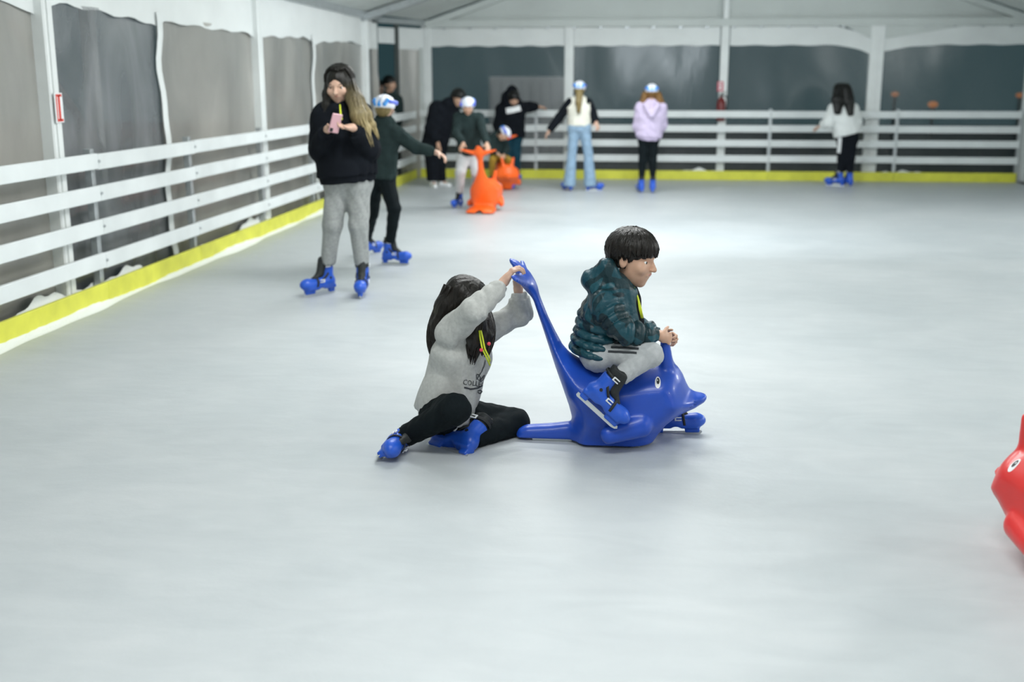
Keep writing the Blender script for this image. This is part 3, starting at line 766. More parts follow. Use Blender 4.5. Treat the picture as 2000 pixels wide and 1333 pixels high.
# ================================================================== PEOPLE
def hand(S, w, d, n, t, s=1.0, curl=(.5, .6, .4), spread=.05, thumb=(.55, .7, .35)):
    """w wrist, d finger direction, n out of the palm, t towards the thumb"""
    d = nrm(d); n = np.asarray(n, float); n = nrm(n-d*np.dot(n, d)); t = np.asarray(t, float); t = nrm(t-d*np.dot(t, d)-n*np.dot(t, n))
    S.rc(w, w+d*.03*s, .024*s, .022*s, .02*s)
    S.rc(w+d*.025*s, w+d*.078*s, .0145*s, .0135*s, .018*s, side=t, sc=2.5)
    for i, f in enumerate((.95, 1.05, 1.0, .8)):
        b = w+d*(.080-.004*abs(i-1.3))*s+t*(.030-.020*i)*s; an = 0
        dd = nrm(d+t*spread*(1.5-i))
        for L, r1, r2, c in ((.040, .0098, .0090, curl[0]), (.026, .0090, .0082, curl[1]), (.020, .0082, .0070, curl[2])):
            an += c; q = nrm(dd*math.cos(an)+n*math.sin(an)); e = b+q*L*f*s; S.rc(b, e, r1*s, r2*s, .005*s); b = e
    b = w+d*.028*s+t*.026*s; q = nrm(d*thumb[0]+t*thumb[1]+n*thumb[2]); e = b+q*.040*s; S.rc(b, e, .0125*s, .0105*s, .012*s)
    q2 = nrm(q+d*.5+n*.35); S.rc(e, e+q2*.030*s, .0105*s, .0085*s, .004*s)
def head_frame(f, u):
    f = nrm(f); u = np.asarray(u, float); u = nrm(u-f*np.dot(u, f)); r = np.cross(f, u); return r, f, u
def add_head(S, c, A, H):
    r, f, u = A; A = np.array(A)
    p = lambda x, y, z: c+(r*x+f*y+u*z)*H
    S.el(p(0, -.05, .14), A, V(.345, .425, .365)*H, .06*H)
    S.el(p(0, .10, -.12), A, V(.285, .30, .36)*H, .08*H)
    S.rc(p(0, .16, -.20), p(0, .235, -.40), .18*H, .085*H, .08*H)
    S.rc(p(-.13, .33, .095), p(.13, .33, .095), .055*H, .055*H, .06*H)
    S.rc(p(0, .385, .05), p(0, .465, -.105), .028*H, .048*H, .035*H)
    for s in (-1, 1):
        S.el(p(s*.15, .43, .025), A, V(.085, .07, .05)*H, .05*H, sub=True)
        S.el(p(s*.19, .27, -.10), A, V(.10, .10, .10)*H, .08*H)
        S.rc(p(s*.055, .435, -.115), p(s*.03, .43, -.12), .028*H, .03*H, .02*H)
        S.el(p(s*.345, -.04, -.01), A, V(.045, .085, .135)*H, .03*H)
        S.el(p(s*.385, -.015, .0), A, V(.025, .05, .085)*H, .02*H, sub=True)
    S.rc(p(-.085, .355, -.215), p(.085, .355, -.215), .034*H, .034*H, .03*H)
    S.rc(p(-.09, .415, -.222), p(.09, .415, -.222), .008*H, .008*H, .012*H, sub=True)
EYE = None
def face_parts(root, org, c, A, H, hairm):
    global EYE
    r, f, u = A
    if EYE is None:
        bm = bmesh.new(); bmesh.ops.create_uvsphere(bm, u_segments=14, v_segments=10, radius=1)
        bmesh.ops.rotate(bm, verts=bm.verts, cent=(0, 0, 0), matrix=Matrix.Rotation(-math.pi/2, 3, 'X'))
        for fc in bm.faces: fc.material_index = 1 if fc.calc_center_median().y > .86 else 0; fc.smooth = True
        EYE = bpy.data.meshes.new('eye'); bm.to_mesh(EYE); bm.free(); EYE.materials.append(M_EYEW); EYE.materials.append(M_EYEB)
    for s in (-1, 1):
        p = c+(r*s*.15+f*.302+u*.022)*H-org
        e = link('eye', EYE, None, root); k = .056*H
        e.matrix_local = Matrix(((r[0], f[0], u[0], p[0]), (r[1], f[1], u[1], p[1]), (r[2], f[2], u[2], p[2]), (0, 0, 0, 1))) @ Matrix.Scale(k, 4)
        q = [c+(r*s*x+f*y+u*z)*H-org for x, y, z in ((.07, .375, .115), (.14, .372, .135), (.22, .315, .115))]
        tube('eyebrow', q, [.010*H, .016*H, .007*H], hairm, root, 6)
    q = [c+(r*x+f*y+u*z)*H-org for x, y, z in ((-.085, .372, -.217), (-.03, .395, -.205), (0, .396, -.210), (.03, .395, -.205), (.085, .372, -.217))]
    tube('lips', q, [.006*H, .016*H, .017*H, .016*H, .006*H], M_LIP, root, 6)

def person(base, label, J, S=1.0, h=.007, hb=None, skin=M_SKIN, top=None, legs=None, hair=None, helmet=False, skates=True, group=None, face=True, shoes=None, seed=1):
    """J: joints (world). top/legs/hair: dicts describing what is worn"""
    hb = hb or h
    org = np.array([base[0], base[1], 0.0]); root = tag(empty('person', org), label, 'person', group)
    H = J.get('H', .235*S); A = head_frame(J['hf'], J.get('hu', (0, 0, 1))); sx = nrm(J['s1']-J['s0'])
    B = Solid(); ch, pe, nk, hd = J['ch'], J['pe'], J['nk'], J['hd']
    hips = nrm(J['h1']-J['h0'])
    B.rc(pe, ch, .098*S, .108*S, .05*S, side=sx, sc=1.35); B.rc(ch, nk, .10*S, .052*S, .05*S, side=sx, sc=1.5)
    B.rc(J['h0'], J['h1'], .088*S, .088*S, .05*S)
    nb = hd-A[2]*.28*H-A[1]*.06*H
    B.rc(nk, nb, .050*S, .047*S, .03*S)
    add_head(B, hd, A, H)
    for i in '01':
        s_, e, w = J['s'+i], J['e'+i], J['w'+i]
        B.rc(ch+(nk-ch)*.6, s_, .060*S, .050*S, .05*S); B.rc(s_, e, .045*S, .036*S, .02*S); B.rc(e, w, .036*S, .024*S, .015*S)
        hj = J.get('hand'+i, {})
        d = hj.get('d', nrm(w-e)); n = hj.get('n', V(0, 0, -1)); t = hj.get('t', V(0, -1, 0))
        hand(B, w, d, n, t, hj.get('s', S), hj.get('curl', (.35, .4, .3)), thumb=hj.get('thumb', (.55, .7, .35)))
        k, a = J['k'+i], J['a'+i]; up = nrm(J.get('u'+i, (0, 0, 1))); toe = nrm(J['t'+i]-up*np.dot(up, J['t'+i])); z_ = J.get('ss', S); a = a-toe*.020*z_
        B.rc(J['h'+i], k, .078*S, .053*S, .04*S); B.rc(k, a+up*.10*z_, .050*S, .030*z_, .02*S); B.rc(a+up*.10*z_, a, .030*z_, .030*z_, .02*S)
        B.rc(a-up*.01*z_, a+toe*.12*z_-up*.025*z_, .030*z_, .022*z_, .02*S)
    solid('body', B, hb, skin, root, org)
    if face: face_parts(root, org, hd, A, H, hair['m'] if hair else M_HAIRB)
    # ---- upper garment
    if top:
        t = top.get('t', .022)*S; k = .04*S; T = Solid(); hem = pe+(ch-pe)*top.get('hem', -.15); rip = top.get('rip')
        T.rc(hem, ch, top.get('rw', .118)*S+t, .116*S+t, k, side=sx, sc=top.get('sc', 1.32), cap=1, rip=(5, rip) if rip else None)
        T.rc(ch, nk, .104*S+t, .055*S+t, k, side=sx, sc=1.5)
        if top.get('band'): T.rc(hem-nrm(ch-pe)*.05*S, hem+nrm(ch-pe)*.02*S, (.112*S+t*.5)*top['band'], (.112*S+t*.6)*top['band'], .01, side=sx, sc=top.get('sc', 1.32), cap=1)
        for i in '01':
            s_, e, w = J['s'+i], J['e'+i], J['w'+i]; f = top.get('fat', 1.0)
            T.rc(ch+(nk-ch)*.5, s_, .060*S+t, .053*S+t*f, k)
            T.rc(s_, e, .050*S+t*f, .042*S+t*f, .025*S, rip=(4, rip) if rip else None)
            ee = w-nrm(w-e)*top.get('cuff', .012)*S
            T.rc(e, ee-nrm(w-e)*.03*S, .042*S+t*f, .032*S+t*.8*f, .02*S, cap=2, rip=(3, rip) if rip else None)
            T.rc(ee-nrm(w-e)*.05*S, ee, .030*S+t*.35, .029*S+t*.3, .008*S, cap=2)
        T.rc(nk-(nk-ch)*.1, nk+nrm(nb-nk)*.035*S, .062*S+t*.5, .058*S+t*.4, .02*S, cap=2)
        for q in top.get('extra', []): T.rc(*q)
        T.disp = folds(top.get('fold', .006)*S, top.get('wl', .11)*S, seed); T.amp = .02
        o = solid(top.get('name', 'sweater'), T, h, top['m'], root, org); J['_top'] = o
        if top.get('sleeve_m'):
            Z = Solid()
            for i in '01':
                s_, e, w = J['s'+i], J['e'+i], J['w'+i]
                Z.rc(s_, e, .064*S+t, .054*S+t, .02*S); Z.rc(e, w, .054*S+t, .042*S+t, .02*S, cap=2)
            solid('sleeve', Z, h, top['sleeve_m'], root, org)
    # ---- legwear
    if legs:
        t = legs.get('t', .012)*S; L = Solid(); fl = legs.get('flare', 0)
        L.rc(J['h0'], J['h1'], .092*S+t, .092*S+t, .05*S); L.rc(pe, pe+(ch-pe)*.30, .098*S+t*.4, .090*S+t*.3, .04*S, side=hips, sc=1.3, cap=2)
        for i in '01':
            k, a = J['k'+i], J['a'+i]; up = nrm(J.get('u'+i, (0, 0, 1)))
            tt = J['t'+i]; a = a-nrm(tt-up*np.dot(up, tt))*.020*J.get('ss', S); e = a+nrm(k-a)*legs.get('end', .10)*S
            L.rc(J['h'+i], k, .082*S+t, .057*S+t, .045*S); L.rc(k, e, .056*S+t, (.040+fl)*S+t*legs.get('tap', .8), .022*S, cap=2)
            if legs.get('cuff'): L.rc(e+nrm(k-a)*.03*S, e-nrm(k-a)*.012*S, .040*S+t*.3, .038*S+t*.3, .006, cap=3)
        L.disp = folds(legs.get('fold', .004)*S, legs.get('wl', .10)*S, seed+5); L.amp = .02
        J['_legs'] = solid(legs.get('name', 'trousers'), L, h, legs['m'], root, org)
    # ---- hair
    if hair:
        r, f, u = A; AA = np.array(A); p = lambda x, y, z: hd+(r*x+f*y+u*z)*H
        if not hair.get('none'):
            Q = Solid(); g_ = hair.get('grow', .045)
            Q.el(p(0, -.06, .15), AA, V(.355+g_, .43+g_, .365+g_)*H, .05*H)
            if hair.get('back', 1): Q.el(p(0, -.20, -.06), AA, V(.32+g_, .29+g_, .34)*H, .08*H)
            op = hair.get('open', (.34, .40, .42, .56, -.22))      # face opening: rx, ry, rz, y, z
            Q.el(p(0, op[3], op[4]), AA, V(op[0], op[1], op[2])*H, .04*H, sub=True)
            if hair.get('short', 0): Q.bx(p(0, 0, -.16-.5), AA, V(1, 1, .5)*H, .01, .03*H, sub=True); Q.el(p(0, .30, -.10), AA, V(.5, .34, .20)*H, .04*H, sub=True)
            for gd in hair.get('guides', []):
                pts, rr = gd
                for a, b, r1, r2 in zip(pts[:-1], pts[1:], rr[:-1], rr[1:]): Q.rc(a, b, r1*.85, r2*.85, .03, side=hair.get('side', sx), sc=1.25)
            Q.disp = strands(hair.get('amp', .003), hd-u*.1*H, u, seed); Q.amp = .01
            vs, q = Q.mesh(min(h, hair.get('h', h))); parts = None
            me = np_mesh('hair', vs-org, q); ho = link('hair', me, hair['m'], root)
            allp = vs
        lk = []
        rr_ = np.random.default_rng(seed+11)
        for gd in hair.get('guides', []):
            pts, rr = gd
            for _ in range(hair.get('locks', 0)):
                an = rr_.uniform(0, 6.28); rad = rr_.uniform(.5, 1.0); ax = nrm(pts[-1]-pts[0]); a_ = nrm(np.cross(ax, V(.2, .9, .3))); b_ = np.cross(ax, a_)
                off = (a_*math.cos(an)+b_*math.sin(an))*rad; n_ = len(pts); ex = rr_.uniform(-.02, .05)
                q = [pt+off*rr[i]*(1.0+.15*math.sin(i*2+an))+ax*ex*(i/(n_-1)) for i, pt in enumerate(pts)]
                # resample smoothly
                T_ = np.linspace(0, n_-1, n_*3); qq = [np.array([np.interp(tv, range(n_), [v[c_] for v in q]) for c_ in range(3)]) for tv in T_]
                for _s in range(2): qq = [qq[0]]+[(qq[i-1]+qq[i]*2+qq[i+1])/4 for i in range(1, len(qq)-1)]+[qq[-1]]
                w_ = rr_.uniform(.006, .011)
                lk.append(tube_data(qq, [w_*(1-(i/(len(qq)-1))**3*.85) for i in range(len(qq))], 5))
        if hair.get('bowl'):
            for _ in range(hair['bowl']):
                az = rr_.uniform(-math.pi, math.pi); fr = math.cos(az)
                e1 = math.radians(hair.get('bangs', 6) if fr > .3 else (-8 if fr > -.2 else -26))+rr_.uniform(-.14, .06)
                e0 = rr_.uniform(.9, 1.5); qq = []
                for e_ in np.linspace(e0, e1, 9):
                    k_ = 1.0+.035*rr_.uniform(-.3, 1); x = math.sin(az)*math.cos(e_)*.41*k_; y = -.05+math.cos(az)*math.cos(e_)*.49*k_; z = .14+math.sin(e_)*.43*k_
                    qq.append(p(x, y, z))
                w_ = rr_.uniform(.008, .013); lk.append(tube_data(qq, [w_*(1-(i/8)**4*.8) for i in range(9)], 5))
        if lk:
            v, fcs = merge(lk); v = np.array(v)-org
            lo_ = link('hair_locks', pmesh('hair_locks', v, fcs, True), hair['m'], root)
        if hair.get('tip'):
            for o_ in ([ho] if not hair.get('none') else [])+([lo_] if lk else []):
                n_ = len(o_.data.vertices); co = np.empty(n_*3, np.float32); o_.data.vertices.foreach_get('co', co); co = co.reshape(-1, 3)+org
                val = hair['tip'](co).astype(np.float32)
                at_ = o_.data.attributes.new('tip', 'FLOAT', 'POINT'); at_.data.foreach_set('value', val)
    if helmet:
        r, f, u = A; p = hd-org; k = H*1.02
        o = link('helmet', HEL, None, root)
        o.matrix_local = Matrix(((r[0], f[0], u[0], p[0]), (r[1], f[1], u[1], p[1]), (r[2], f[2], u[2], p[2]), (0, 0, 0, 1))) @ Matrix.Scale(k, 4)
        for nm, me in HELP: link(nm, me, None, o)
    for i in '01':
        up = J.get('u'+i, (0, 0, 1))
        if skates: add_skate(root, org, J['a'+i], J['t'+i], up, J.get('ss', S)*1.0)
        elif shoes:
            a = J['a'+i]; toe = nrm(J['t'+i]); Q = Solid()
            Q.rc(a+V(0, 0, -.01)*S, a+V(0, 0, -.05)*S, .048*S, .046*S, .02); Q.rc(a+V(0, 0, -.05)*S-toe*.03*S, a+toe*.15*S+V(0, 0, -.055)*S, .045*S, .036*S, .02)
            solid('shoe', Q, h, shoes, root, org)
    return root

# ---- printing that follows a garment's surface: cast from the viewer's side onto the built mesh
def bvh_of(o):
    M = Matrix.Translation(o.parent.location) if o.parent else Matrix.Identity(4)
    return BVHTree.FromPolygons([M @ v.co for v in o.data.vertices], [tuple(p.vertices) for p in o.data.polygons])
def hit(bv, x, y, lift=.003):
    d = Vector(nrm(ray(x, y))); q = bv.ray_cast(Vector((0, 0, CAMH)), d)
    return None if q[0] is None else np.array(q[0]+q[1]*lift)
def stripe(name, bv, pts, w, material, parent, n=14, lift=.003):
    """flat ribbon laid on the surface along photo points"""
    P = np.array(pts, float); T = np.linspace(0, len(P)-1, n); L, vs, fs = [], [], []
    C_ = np.stack([np.interp(T, range(len(P)), P[:, c]) for c in (0, 1)], 1); org = np.array(parent.location)
    for i in range(n):
        t = nrm(C_[min(i+1, n-1)]-C_[max(i-1, 0)]); s_ = np.array([-t[1], t[0]])*w/2
        a, b = hit(bv, *(C_[i]+s_), lift), hit(bv, *(C_[i]-s_), lift)
        if a is not None and b is not None and np.linalg.norm(a-b) < .13: vs += [a-org, b-org]
    fs = [(i*2, i*2+1, i*2+3, i*2+2) for i in range(len(vs)//2-1)]
    if fs: return link(name, pmesh(name, vs, fs, True), material, parent)
def lettering(name, txt, bv, x, y, s, ang, material, parent, shear=0):
    cu = bpy.data.curves.new(name, 'FONT'); cu.body = txt; cu.size = 1; cu.resolution_u = 2
    t = bpy.data.objects.new(name, cu); me = t.to_mesh(); vs, keep = [], []
    ca, sa = math.cos(ang), math.sin(ang); org = np.array(parent.location)
    for v in me.vertices:
        px, py = v.co.x*s, -v.co.y*s*1.2; q = hit(bv, x+px*ca-py*sa, y+px*sa+py*ca, .003)
        keep.append(q is not None); vs.append(q-org if q is not None else V(0, 0, 0))
    fs = [tuple(p.vertices) for p in me.polygons if all(keep[i] for i in p.vertices)]
    fs = [f for f in fs if max(np.linalg.norm(vs[f[i]]-vs[f[i-1]]) for i in range(len(f))) < .05]
    t.to_mesh_clear(); bpy.data.objects.remove(t)
    return link(name, pmesh(name, vs, fs), material, parent)

# ---------------------------------------------------------------- boy riding the blue sled
Yc = SY
boy = dict(
    pe=at(1170, 684, Yc), ch=at(1184, 610, Yc), nk=at(1203, 560, Yc), hd=at(1236, 507, Yc-.01), H=.232, hf=(.90, -.40, -.14), hu=(.1, 0, 1),
    s0=at(1180, 592, Yc-.135), e0=at(1214, 648, Yc-.20), w0=at(1288, 657, Yc-.125),
    s1=at(1196, 588, Yc+.125), e1=at(1232, 640, Yc+.17), w1=at(1290, 654, Yc+.10),
    hand0=dict(d=V(.75, .45, -.25), n=V(.2, .8, -.3), t=V(.3, 0, 1), s=.72, curl=(.9, 1.1, .7)), hand1=dict(d=V(.95, -.2, -.15), n=V(.25, -.8, -.3), t=V(.2, 0, 1), s=.72, curl=(.7, 1.1, .7)),
    h0=at(1168, 692, Yc-.075), k0=at(1271, 693, Yc-.19), a0=at(1176, 768, Yc-.245),
    h1=at(1176, 692, Yc+.075), k1=at(1272, 700, Yc+.20), a1=at(1306, 815, Yc+.155),
    t0=V(.75, -.05, -.66), u0=V(.66, .02, .75), t1=V(1, -.05, 0), u1=V(-.05, 0, 1), ss=.74)
pb = person((X0, SY), 'boy with dark bowl-cut hair in teal camouflage puffer jacket riding the blue sled', boy, .70, .0065, .0048, M_SKIN2, seed=3,
       top=dict(name='puffer_jacket', m=M_CAMO, t=.052, rw=.140, rip=.022, hem=-.10, sc=1.20, fold=.004, wl=.09, cuff=.02, fat=.72,
                extra=[(at(1186, 580, Yc-.06), at(1164, 552, Yc-.05), .052, .052, .03), (at(1160, 548, Yc-.06), at(1184, 522, Yc-.07), .040, .036, .03), (at(1160, 548, Yc+.06), at(1186, 522, Yc+.07), .042, .036, .03), (at(1152, 545, Yc-.04), at(1152, 545, Yc+.05), .036, .036, .03),
                       (at(1184, 522, Yc-.085), at(1214, 556, Yc-.085), .032, .032, .03), (at(1186, 524, Yc+.085), at(1214, 556, Yc+.08), .030, .030, .03),
                       (at(1205, 560, Yc-.06), at(1232, 572, Yc-.04), .036, .026, .03), (at(1205, 560, Yc+.06), at(1232, 572, Yc+.04), .036, .026, .03),
                       (at(1212, 582, Yc-.06), at(1222, 628, Yc-.06), .062, .060, .04), (at(1212, 582, Yc+.06), at(1222, 628, Yc+.06), .062, .060, .04)]),
       legs=dict(name='jogging_trousers', m=M_JOG2, t=.018, fold=.004, wl=.09, end=.15, tap=1.0),
       hair=dict(m=M_HAIRD, short=1, bowl=300, bangs=4, open=(.36, .32, .40, .60, -.30), back=1, grow=.03))
Q = Solid(); Q.rc(at(1222, 572, Yc), at(1232, 628, Yc), .050, .060, .02, side=(0, 1, 0), sc=1.2); Q.rc(at(1216, 556, Yc), at(1230, 585, Yc), .045, .045, .03)
solid('shirt', Q, .007, M_BLKCOT, pb, np.array(pb.location))
bv = bvh_of(boy['_legs'])
for k in range(3): stripe('trouser_stripe', bv, [(1200-k*6, 671+k*8), (1226-k*6, 672+k*8), (1252-k*4, 674+k*8)], 4, M_INK, boy['_legs'].parent, 14, .003)
bv = bvh_of(boy['_top'])
for k in range(2): tube('lanyard', [at(x, y, Yc+dz)-np.array(pb.location) for x, y, dz in ((1238, 562, -.055), (1246, 582, -.058), (1252-k*3, 604, -.066), (1255-k*2, 622, -.066))], .004, M_LANY, pb, 5)

# ---------------------------------------------------------------- girl kneeling on the ice behind the sled
Yg = 4.88
girl = dict(
    pe=at(868, 806, Yg-.02), ch=at(902, 690, Yg-.02), nk=at(914, 640, Yg-.01), hd=at(912, 594, Yg), H=.222, hf=(.72, -.35, -.42), hu=(.25, 0, 1),
    s0=at(882, 648, Yg-.14), e0=at(928, 606, Yg-.24), w0=at(985, 550, Yg-.10),
    s1=at(946, 645, Yg+.11), e1=at(1016, 612, Yg+.16), w1=at(1012, 563, Yg+.15),
    hand0=dict(d=V(.55, .25, .75), n=V(.75, .3, -.55), t=V(-.3, .85, .2), s=.78, curl=(.55, .9, .6)),
    hand1=dict(d=V(.05, -.05, 1), n=V(.75, -.5, -.1), t=V(-.2, -.8, .2), s=.78, curl=(.7, 1.0, .7)),
    h0=at(862, 806, Yg-.09), k0=at(889, 800, Yg-.30), a0=at(784, 858, Yg-.20),
    h1=at(890, 812, Yg+.06), k1=at(1006, 826, Yg+.10), a1=at(908, 858, Yg-.13),
    t0=V(-.35, -.90, -.12), u0=V(.85, .05, .45), t1=V(-.85, .15, -.22), u1=V(.48, .68, .48), ss=.84)
pg = person((at(872, 840, Yg)[0], Yg), 'girl in grey sweatshirt and black leggings sitting on the ice holding the blue sled', girl, .80, .0065, .0048, M_SKIN, seed=8,
       top=dict(name='sweatshirt', m=M_SWEAT, t=.034, hem=-.02, sc=1.22, fold=.010, wl=.19, rw=.128, cuff=.03, fat=.85, band=1),
       legs=dict(name='leggings', m=M_BLKLEG, t=.026, fold=.003, end=.04),
       hair=dict(m=M_HAIRD, grow=.035, locks=46, amp=.002, open=(.30, .34, .36, .62, -.22), side=(.2, 1, 0),
                 guides=[([at(898, 566, Yg-.02), at(874, 600, Yg-.03), at(858, 636, Yg-.05), at(850, 664, Yg-.07), at(853, 690, Yg-.08)], [.07, .062, .045, .028, .012]),
                         ([at(920, 588, Yg-.06), at(930, 630, Yg-.12), at(928, 662, Yg-.15), at(922, 692, Yg-.155)], [.04, .042, .038, .016]),
                         ([at(940, 596, Yg+.06), at(950, 636, Yg-.04), at(951, 660, Yg-.10), at(947, 680, Yg-.12)], [.03, .036, .034, .016])]))
bv = bvh_of(girl['_top'])
lettering('chest_lettering', 'COLLEGE', bv, 903, 751, 12, .12, M_INK, pg)
for pts, w in (([(906, 757), (918, 760), (930, 759), (944, 752)], 3.0), ([(930, 742), (940, 726), (946, 712), (947, 704)], 1.2),
               ([(936, 744), (930, 738), (930, 732), (934, 731), (938, 738), (936, 744)], 1.3), ([(937, 744), (942, 737), (946, 732), (943, 742), (937, 746)], 1.3), ([(932, 764), (937, 762), (941, 765), (937, 769), (932, 766)], 2.0)):
    stripe('chest_drawing', bv, pts, w, M_INK, pg, 16)
for k, dx in enumerate((0, 5)):
    q = [at(x, y, Yg+dz)-np.array(pg.location) for x, y, dz in ((936+dx*.6, 646, -.17), (938+dx, 662, -.185), (942+dx, 682, -.19), (950+dx, 698, -.17), (957, 714-k*8, -.15))]
    if len(q) > 1: tube('lanyard', q, .004, M_LANY, pg, 5)
for k, (x, y) in enumerate(((940, 684), (955, 672))):
    q = at(x, y, Yg-.195)
    if q is not None:
        bm = bmesh.new(); bmesh.ops.create_icosphere(bm, subdivisions=2, radius=.0085); bm.transform(Matrix.Translation(Vector(q-np.array(pg.location)))); bm_obj('lanyard_bead', bm, M_LANR, pg, True)

# ---------------------------------------------------------------- girl with a phone
Y = 8.34
ph_ = at(657, 236, Y-.30)
stg = dict(
    pe=at(680, 350, Y), ch=at(668, 255, Y), nk=at(664, 212, Y), hd=at(663, 167, Y-.03), H=.258, hf=(-.06, -.95, -.25), hu=(0, 0, 1),
    s0=at(633, 228, Y), e0=at(624, 292, Y-.05), w0=at(640, 252, Y-.24), s1=at(704, 226, Y), e1=at(722, 292, Y-.05), w1=at(689, 249, Y-.24),
    hand0=dict(d=V(.75, -.35, .25), n=V(.1, -.2, 1), t=V(.2, -.85, .3), s=.95, curl=(.45, .6, .4)), hand1=dict(d=V(-.85, -.25, .05), n=V(-.1, -.3, 1), t=V(-.2, -.8, .5), s=.95, curl=(.5, .7, .5)),
    h0=at(661, 355, Y), k0=at(649, 440, Y-.03), a0=at(634, 548, Y), h1=at(699, 355, Y), k1=at(701, 440, Y-.03), a1=at(708, 548, Y),
    t0=V(-.62, -.78, 0), t1=V(.12, -1, 0), ss=.97)
for i in '01': stg['a'+i][2] = .112
hair_tip = lambda co: np.clip(((1.60-co[:, 2])/.34), 0, 1)*np.clip((co[:, 0]-(at(672, 200, 8.3)[0]))/.05, 0, 1)
pp = person((at(668, 570, Y)[0], Y), 'girl in black hoodie and grey joggers standing with a pink phone', stg, 1.02, .009, .0065, seed=5,
       top=dict(name='hoodie', m=M_BLKCOT, t=.038, hem=.08, sc=1.40, rw=.124, fold=.006, wl=.14, fat=1.0, band=1.12, cuff=.02, extra=[(at(640, 214, Y+.02), at(664, 222, Y-.11), .03, .03, .03), (at(690, 214, Y+.02), at(664, 222, Y-.11), .03, .03, .03)]),
       legs=dict(name='joggers', m=M_JOG, t=.015, fold=.0045, wl=.14, end=.13, tap=.8, cuff=1),
       hair=dict(m=M_HAIRM, tip=hair_tip, grow=.03, bowl=150, bangs=60, locks=34, amp=.002, open=(.29, .36, .50, .60, -.12),
                 guides=[([at(680, 150, Y-.02), at(690, 190, Y-.10), at(700, 225, Y-.15), at(712, 255, Y-.15), at(722, 276, Y-.14)], [.035, .05, .052, .04, .015]),
                         ([at(684, 160, Y+.02), at(700, 195, Y-.04), at(716, 225, Y-.06), at(728, 245, Y-.06), at(735, 262, Y-.05)], [.035, .04, .035, .02, .008]),
                         ([at(646, 150, Y), at(641, 185, Y-.04), at(638, 205, Y-.06), at(637, 222, Y-.08)], [.035, .036, .032, .015])]))
tube('lanyard', [at(x, y, Y+dz)-np.array(pp.location) for x, y, dz in ((664, 205, -.15), (665, 220, -.205), (668, 234, -.22))], .006, M_LANY, pp, 6)
phone = tag(empty('mobile_phone', at(655, 241, Y-.315)), 'pink mobile phone held by the girl in the black hoodie', 'phone'); phone.rotation_euler = (math.radians(-66), math.radians(10), math.radians(30))
box('phone_case', (0, 0, 0), (.074, .150, .009), M_PINK, phone, bev=.004); box('screen', (0, 0, .0052), (.066, .140, .0015), M_SCREEN, phone); box('camera_bump', (-.018, .052, -.0055), (.022, .028, .003), M_BLACK, phone, bev=.001)

def joints(Y, **k):
    """joints given as photo points (x, y[, depth offset])"""
    J = {}
    for n_, v in k.items():
        if n_ in ('hf', 'hu', 't0', 't1', 'u0', 'u1'): J[n_] = V(*v)
        elif n_ in ('H', 'ss') or isinstance(v, dict): J[n_] = v
        else: J[n_] = at(v[0], v[1], Y+(v[2] if len(v) > 2 else 0))
    return J
def plant(J, s, z=0):
    for i in '01': J['a'+i][2] = .115*s+z
    return J
# ---------------------------------------------------------------- helmeted child behind the phone girl
Y = 9.86; s = .84
J = plant(joints(Y, pe=(741, 335), ch=(745, 272), nk=(752, 238), hd=(752, 211), H=.205, hf=(.25, .95, -.1), s0=(726, 252, .02), s1=(776, 262, -.04),
    e0=(722, 300, -.02), w0=(735, 330, .2), e1=(812, 288, -.05), w1=(852, 298, -.08), h0=(733, 345), h1=(752, 345), k0=(727, 415, .10), k1=(770, 408, -.12), a0=(716, 470, .45), a1=(763, 490, -.05), t0=(.6, .8, 0), t1=(1, -.15, 0), ss=.86), .86)
J['hand1'] = dict(d=V(.85, -.1, -.35), n=V(-.2, 0, -1), t=V(.3, -.9, 0), s=.84, curl=(.4, .6, .4))
person((at(752, 500, Y)[0], Y), 'helmeted child in dark green top and black trousers, one arm out, behind the phone girl', J, s, .011, .008, seed=21,
       top=dict(name='sweatshirt', m=M_DKGRN, t=.026, hem=-.2, fold=.005, wl=.12), legs=dict(m=M_BLKLEG, t=.014, end=.12), hair=dict(m=M_HAIRG, grow=.02, open=(.34, .40, .42, .56, -.22)), helmet=True, face=True)
# ---------------------------------------------------------------- two people waiting beyond the corner rail
Y = 18.15; J = joints(Y, pe=(760, 262), ch=(760, 208), nk=(760, 190), hd=(761, 164), hf=(.85, -.5, -.1), s0=(746, 196), s1=(776, 196), e0=(742, 225), w0=(748, 250, -.1), e1=(780, 225), w1=(776, 250, -.1),
    h0=(754, 268), h1=(767, 268), k0=(754, 315), k1=(767, 315), a0=(754, 360), a1=(767, 360), t0=(.6, -.8, 0), t1=(.8, -.6, 0)); plant(J, .6)
person((at(760, 300, Y)[0], Y), 'dark-haired adult in dark green jacket looking right beyond the corner rail', J, 1.05, .014, .011, M_SKIN2, seed=31,
       top=dict(name='jacket', m=M_DKGRN, t=.03, hem=-.2), legs=dict(m=M_BLKCOT, t=.016, end=.05), hair=dict(m=M_HAIRB, short=1, grow=.05), skates=False, shoes=M_BLACK)
Y = 18.6; J = joints(Y, pe=(740, 262), ch=(740, 215), nk=(740, 196), hd=(740, 171), hf=(.75, -.65, -.1), s0=(727, 201), s1=(753, 201), e0=(724, 228), w0=(730, 250, -.1), e1=(757, 228), w1=(752, 250, -.1),
    h0=(735, 266), h1=(746, 266), k0=(735, 312), k1=(746, 312), a0=(735, 352), a1=(746, 352), t0=(.6, -.8, 0), t1=(.8, -.6, 0)); plant(J, .6)
person((at(740, 300, Y)[0], Y), 'dark-haired person in black beside the tent flap, left of the adult in green', J, .98, .014, .011, M_SKIN, seed=32,
       top=dict(name='jacket', m=M_BLKCOT, t=.03, hem=-.2), legs=dict(m=M_BLKCOT, t=.016, end=.05), hair=dict(m=M_HAIRB, grow=.04), skates=False, shoes=M_BLACK)
